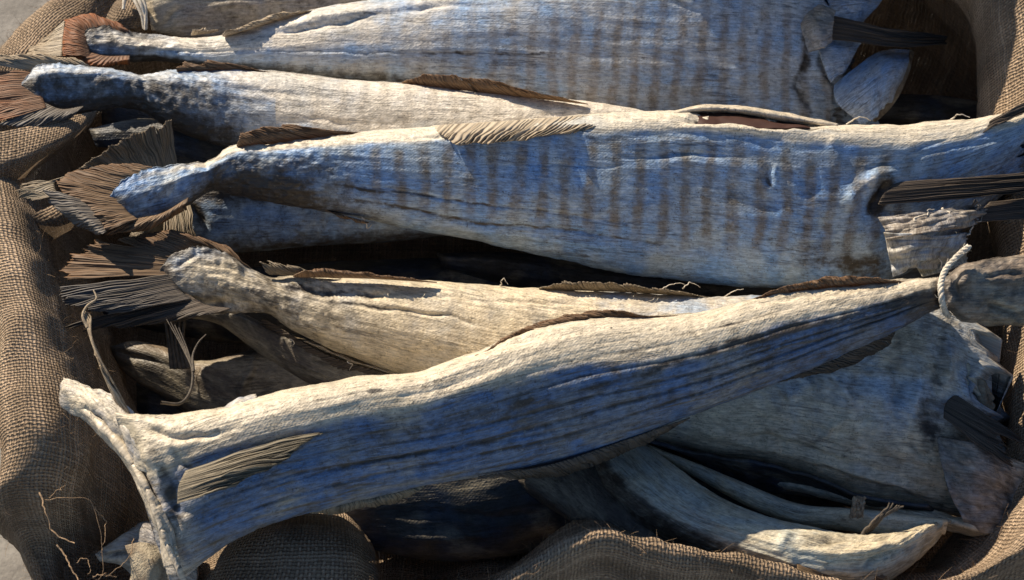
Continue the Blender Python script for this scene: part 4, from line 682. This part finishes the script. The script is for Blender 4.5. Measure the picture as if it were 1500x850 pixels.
deep('dark dried fish at the right edge below the torn end of the largest fish', [(1300, 380, 1310, 430, .0, .012, .2), (1360, 370, 1370, 430, .0, .018, .2), (1420, 390, 1430, 440, -.005, .018, .2), (1480, 400, 1490, 450, -.01, .012, .2)], 'skin_shaded', 145, tint=dk)

deep('added dried fish deep under the narrow strip at left, near black for shade', [(150, 420, 150, 470, -.10, .015, .2), (300, 400, 300, 500, -.11, .03, .2), (600, 380, 600, 520, -.11, .035, .2), (900, 390, 900, 560, -.11, .04, .2), (1200, 420, 1200, 600, -.11, .03, .2)], 'skin_shaded', 151, tint=dk)  # this and the next two fish are added to blacken the gaps
deep('added dried fish at the bottom of the heap, darkened as shade under the slanting fish', [(200, 560, 200, 620, -.10, .015, .2), (350, 560, 350, 680, -.11, .03, .2), (650, 600, 650, 760, -.11, .035, .2), (950, 640, 950, 800, -.11, .04, .2), (1250, 680, 1250, 800, -.11, .03, .2)], 'skin_shaded', 153, tint=dk)
deep('added dried fish darkening the gap below the white-flanked one', [(150, 150, 150, 200, -.09, .015, .2), (300, 150, 300, 280, -.10, .03, .2), (600, 180, 600, 330, -.10, .035, .2), (900, 190, 900, 350, -.10, .04, .2), (1250, 160, 1250, 330, -.10, .03, .2)], 'skin_shaded', 155, tint=dk)
# ================================================================== the sack
sack = thing('burlap_sack', 'open brown burlap sack with rolled edges holding the dried fish', 'sack', (0, 0, -.26))
def prof(px, py, z, deg, wall=.05, deep_=.14, roll=.016, drop=.05, out=.012):
    c = at(px, py, z); o = np.array([math.cos(R(deg)), math.sin(R(deg)), 0]); k = np.array([0, 0, 1.0])
    return [c - o * deep_ + k * (-.235 - z), c - o * wall * 1.25 + k * (-.20 - z), c - o * wall - k * .12, c - o * wall * .7 - k * .06, c - o * roll * 1.5 - k * .022, c - o * roll * .75 - k * .004, c, c + o * roll * .9 - k * .005, c + o * roll * 1.9 - k * .03, c + o * (roll * 2 + out) - k * .075, c + o * (roll * 2 + drop) + k * (-.257 - z)]
def prof_in(px, py, z, deg):
    """a rim shaped to hang inwards and keep the hollow dark"""
    c = at(px, py, z); o = np.array([math.cos(R(deg)), math.sin(R(deg)), 0]); k = np.array([0, 0, 1.0])
    return [c - o * .03 + k * (-.235 - z), c + o * .02 + k * (-.20 - z), c - o * .03 - k * .15, c - o * .070 - k * .10, c - o * .078 - k * .065, c - o * .052 - k * .022, c, c + o * .03 - k * .02, c + o * .045 - k * .075, c + o * .06 + k * (-.257 - z)]
cols = [prof_in(1650, 340, .08, 0), prof_in(1665, 500, .08, 0), prof_in(1660, 640, .07, -10), prof(1570, 740, .062, -40), prof(1490, 806, .052, -70, roll=.006, drop=.02), prof(1400, 850, .048, -95, roll=.006, drop=.02), prof(1290, 862, .05, -95, roll=.006, drop=.02), prof(1180, 842, .05, -95, roll=.006, drop=.02), prof(1080, 820, .052, -95, roll=.006, drop=.02), prof(960, 800, .058, -88, roll=.006, drop=.02), prof(885, 780, .064, -90, roll=.006, drop=.02), prof(815, 806, .056, -95, roll=.006, drop=.02), prof(740, 852, .048, -100, roll=.006, drop=.02), prof(640, 890, .0, -95), prof(520, 905, .0, -90), prof(380, 905, .0, -92), prof(240, 900, .0, -100), prof(130, 900, -.01, -130),
 prof(66, 850, -.03, -160, roll=.009, drop=-.02, out=.0), prof(48, 775, .0, -170, roll=.011, drop=-.03, out=-.005), prof(38, 715, .045, -175, roll=.018, drop=-.04, out=-.01), prof(50, 640, .074, 180, roll=.020, drop=-.05, out=-.01), prof(42, 560, .076, 180, roll=.020, drop=-.04, out=.0), prof(30, 470, .074, 180, drop=-.03, out=0), prof(12, 390, .066, 180), prof(-6, 310, .055, 175), prof(-14, 230, .036, 168), prof(-6, 160, .018, 160), prof(14, 96, .006, 145, roll=.020), prof(56, 40, .002, 135, roll=.022), prof(108, -4, .004, 120, roll=.022), prof(180, -50, .012, 105), prof(300, -105, .03, 95), prof(430, -150, .05, 92), prof(600, -180, .06, 90), prof(780, -230, .11, 90), prof_in(950, -320, .19, 90), prof_in(1150, -335, .22, 88),  # back rim, out of view, raised high to cast shade on the right
 prof_in(1370, -300, .20, 70), prof_in(1530, -160, .15, 40), prof_in(1600, 10, .11, 10), prof_in(1612, 180, .09, 0)]
def sack_mesh(cols, nu=900, nv=110):
    A = cols[-3:] + cols + cols[:4]
    rows = np.stack([resample(np.array(a), nv) for a in A])
    t = np.arange(len(A)) - 3.0
    P = pchip(t, rows.reshape(len(A), -1), np.linspace(0, len(cols), nu, endpoint=False)).reshape(nu, nv, 3)
    du = np.roll(P, -1, 0) - np.roll(P, 1, 0); dv = np.gradient(P, axis=1)
    N = np.cross(du, dv); N /= np.linalg.norm(N, axis=2)[..., None] + 1e-12
    su = np.linalg.norm(du, axis=2)[:, int(nv * .45)] / 2; U = np.cumsum(su)[:, None] + 0 * N[..., 0]
    dL = np.linalg.norm(dv, axis=2); V_ = (np.cumsum(dL, 1) - dL)
    V_ = V_ - V_[:, [int(nv * .5)]]
    D = .007 * fbm(U * 13, V_ * 9, 201, 3) + .006 * (ridged(U * 9 + V_ * 12, V_ * 7 - U * 5, 203, 2) - .5) + .0012 * fbm(U * 90, V_ * 90, 207, 2)
    return P + N * D[..., None], np.stack([U, V_], -1)
SP, SUV = sack_mesh(cols)
gap = float(np.linalg.norm(SP[0, 60] - SP[-1, 60]))
SP = np.concatenate([SP, SP[:1]]); SUV = np.concatenate([SUV, np.stack([SUV[-1][:, 0] + gap, SUV[0][:, 1]], -1)[None]])
nu, nv = SP.shape[:2]
o = mesh_obj('cloth', SP.reshape(-1, 3), grid_faces(nu, nv), M['burlap'], sack, SUV.reshape(-1, 2))
# floor of the sack
c_in = SP[:, 0, :2]; ctr2 = c_in.mean(0)
ang = np.arctan2(c_in[:, 1] - ctr2[1], c_in[:, 0] - ctr2[0]); rad = np.hypot(*(c_in - ctr2).T); od = np.argsort(ang)
n_a, n_r = 160, 40
aa = np.linspace(-np.pi, np.pi, n_a, endpoint=False); rr = np.interp(aa, ang[od], rad[od], period=2 * np.pi) + .012
rf = np.linspace(0.02, 1, n_r)
fx = ctr2[0] + np.cos(aa)[:, None] * rr[:, None] * rf; fy = ctr2[1] + np.sin(aa)[:, None] * rr[:, None] * rf
fl = np.stack([fx, fy, -.238 + .004 * fbm(fx * 9, fy * 9, 213, 3)], -1).transpose(1, 0, 2)
mesh_obj('bottom', fl.reshape(-1, 3), grid_faces(n_r, n_a, True), M['burlap'], sack, fl[..., :2].reshape(-1, 2))
# folds of loose cloth
def fold(name, cols, seed, nu=140, nv=90, wr=.004, **kw): return sheet(sack, name, cols, M['burlap'], nu, nv, seed=seed, wr=wr, freq=18, thick=0, **kw)
fold('flap', [[(-60, 180, .055), (-60, 240, .05), (-60, 300, .03)], [(0, 192, .05), (0, 240, .05), (0, 292, .02)], [(60, 180, .045), (50, 225, .048), (30, 268, .015)], [(110, 168, .04), (100, 200, .04), (70, 240, .005)], [(142, 162, .034), (134, 178, .03), (112, 206, .01)]], 221)
fold('flap', [[(20, 330, .03), (40, 345, .02), (60, 360, .0)], [(50, 312, .036), (62, 330, .03), (78, 352, .01)], [(80, 300, .03), (92, 318, .03), (100, 340, .01)], [(110, 296, .01), (118, 310, .01), (122, 330, .0)]], 223)
fold('flap', [[(150, 40, .0), (160, 20, .006), (175, -5, .0)], [(165, 44, .012), (178, 26, .02), (190, -2, .014)], [(190, 42, .012), (198, 26, .018), (208, 4, .01)], [(206, 36, .0), (208, 26, .0), (214, 10, -.01)]], 224)
fold('fold', [[(250, 880, -.02), (300, 810, -.03), (330, 768, -.06)], [(330, 880, .02), (370, 785, .014), (390, 755, -.03)], [(430, 880, .034), (445, 780, .028), (450, 745, -.02)], [(510, 880, .032), (505, 790, .022), (500, 750, -.03)], [(548, 880, .006), (540, 815, -.01), (530, 770, -.06)], [(562, 880, -.05), (556, 830, -.07), (545, 790, -.11)]], 225)
fold('fold', [[(540, 880, -.07), (540, 830, -.09), (530, 775, -.14)], [(590, 880, -.07), (595, 822, -.09), (600, 770, -.14)], [(640, 880, -.08), (640, 832, -.10), (640, 780, -.14)], [(700, 870, -.06), (700, 822, -.08), (705, 775, -.14)], [(760, 860, -.05), (760, 826, -.08), (770, 780, -.14)], [(830, 840, -.03), (830, 826, -.06), (830, 790, -.12)]], 226)
fold('fold', [[(40, 690, .02), (60, 680, .01), (84, 665, -.03), (110, 650, -.08)], [(40, 745, .0), (62, 738, -.005), (110, 735, -.05), (170, 720, -.10)], [(44, 800, -.015), (70, 805, -.03), (140, 800, -.06), (200, 780, -.11)], [(58, 880, -.03), (90, 880, -.05), (160, 880, -.08), (220, 880, -.11)]], 227)

# hairs and loose ends of jute
def fuzz(pts3, n, ln, r, seed):
    rr_ = np.random.default_rng(seed); out = []
    for _ in range(n):
        p = pts3[rr_.integers(len(pts3))] + rr_.normal(0, .0006, 3); d = rr_.normal(0, 1, 3); d[2] = abs(d[2]) + .4; d /= np.linalg.norm(d); e = rr_.normal(0, .5, 3)
        L = ln * (.4 + rr_.random()); out.append(resample(np.array([p, p + d * L * .5, p + (d + e * .5) * L, p + (d + e) * L * 1.3]), 8))
    return tubes(out, [r] * n, 4, .5)
keep = SP[:, int(nv * .40):int(nv * .62)].reshape(-1, 3)
Vt, Ft = fuzz(keep, 1800, .006, .00016, 301); o = mesh_obj('fuzz', Vt, Ft, M['jute'], sack); o['kind'] = 'stuff'
def ends(paths, r): 
    for p in paths: wisps(sack, 'loose_thread', [p], r, M['jute'], wig=.002, taper=.6, n=30)
ends([[(58, 722, .066), (66, 745, .066), (74, 772, .062), (90, 788, .06), (110, 795, .062)], [(86, 800, .03), (100, 825, .03), (118, 856, .03)]], .0007)
ends([[(66, 732, .06), (100, 730, .06), (128, 734, .05), (146, 768, .04), (150, 800, .03), (152, 838, .02)], [(140, 745, .05), (154, 765, .04), (152, 790, .04), (148, 812, .03)], [(198, 788, .04), (188, 818, .04), (160, 842, .035), (135, 852, .03)], [(135, 845, .035), (150, 841, .035), (170, 845, .03)], [(70, 728, .06), (84, 720, .06), (100, 708, .05)], [(115, 822, .03), (125, 818, .03), (132, 830, .03), (130, 842, .03)]], .00035)

for f in (f1, f2, f3, f4, f5): join_named(f, 'tail_fin')
for p_ in [[(732, 420, .045), (738, 408, .055), (744, 417, .05)], [(1000, 424, .05), (1010, 414, .056), (1026, 420, .05)], [(970, 424, .05), (985, 416, .054), (1002, 416, .052)], [(1060, 436, .05), (1075, 426, .056), (1090, 424, .056)], [(508, 530, .02), (515, 534, .02), (512, 542, .015)], [(426, 498, .02), (432, 502, .02), (428, 508, .015)]]: wisps(f5, 'torn_fibre', [p_], .0006, M['twine'], wig=.001)
for p_ in [[(530, 318, .05), (536, 326, .045), (538, 334, .04), (545, 330, .04)], [(1240, 182, .08), (1256, 172, .09), (1275, 176, .085)], [(1390, 178, .08), (1405, 168, .09), (1420, 172, .09)]]: wisps(f3, 'torn_fibre', [p_], .0008, M['twine'], wig=.001)
join_named(f3, 'torn_flesh'); join_named(f5, 'belly_flap'); join_named(f6, 'collar_bone')
# ================================================================== ground, light, camera
g = 6.0
gv = [(-g, -g, -.26), (g, -g, -.26), (g, g, -.26), (-g, g, -.26)]
o = mesh_obj('ground', gv, [(0, 1, 2, 3)], M['concrete'], smooth=False); o['kind'] = 'structure'

SUN_EL, SUN_AZ = 32.0, 40.0     # azimuth: from +y towards -x
sd = np.array([-math.sin(R(SUN_AZ)) * math.cos(R(SUN_EL)), math.cos(R(SUN_AZ)) * math.cos(R(SUN_EL)), math.sin(R(SUN_EL))])
sun = bpy.data.lights.new('sun', 'SUN'); sun.energy = 4.5; sun.angle = R(0.5); sun.color = (1.0, 0.86, 0.67)
so = bpy.data.objects.new('sun', sun); COL.objects.link(so)
from mathutils import Vector
so.rotation_euler = Vector(sd).to_track_quat('Z', 'Y').to_euler()
w = bpy.data.worlds.new('World'); scene.world = w; w.use_nodes = True
nt = w.node_tree; sk = nt.nodes.new('ShaderNodeTexSky'); sk.sky_type = 'NISHITA'; sk.sun_disc = False
sk.ozone_density = 3.0; sk.dust_density = 0.3; sk.sun_elevation = R(SUN_EL); sk.sun_rotation = R(-SUN_AZ)
nt.links.new(sk.outputs[0], nt.nodes['Background'].inputs[0]); nt.nodes['Background'].inputs[1].default_value = 0.066

cd = bpy.data.cameras.new('camera'); co = bpy.data.objects.new('camera', cd); COL.objects.link(co)
co.location = tuple(CAM); co.rotation_euler = (math.pi / 2 - PITCH, 0, 0); cd.lens = LENS; cd.sensor_width = 36; cd.clip_end = 100; cd.clip_start = .01
cd.dof.use_dof = True; cd.dof.focus_distance = float((at(750, 380, .08) - CAM) @ FWD); cd.dof.aperture_fstop = 11
scene.camera = co
vs = scene.view_settings; vs.view_transform = 'Standard'; vs.look = 'None'; vs.exposure = 0.72; vs.gamma = 1.0
scene.cycles.max_bounces = 6; scene.cycles.transparent_max_bounces = 12
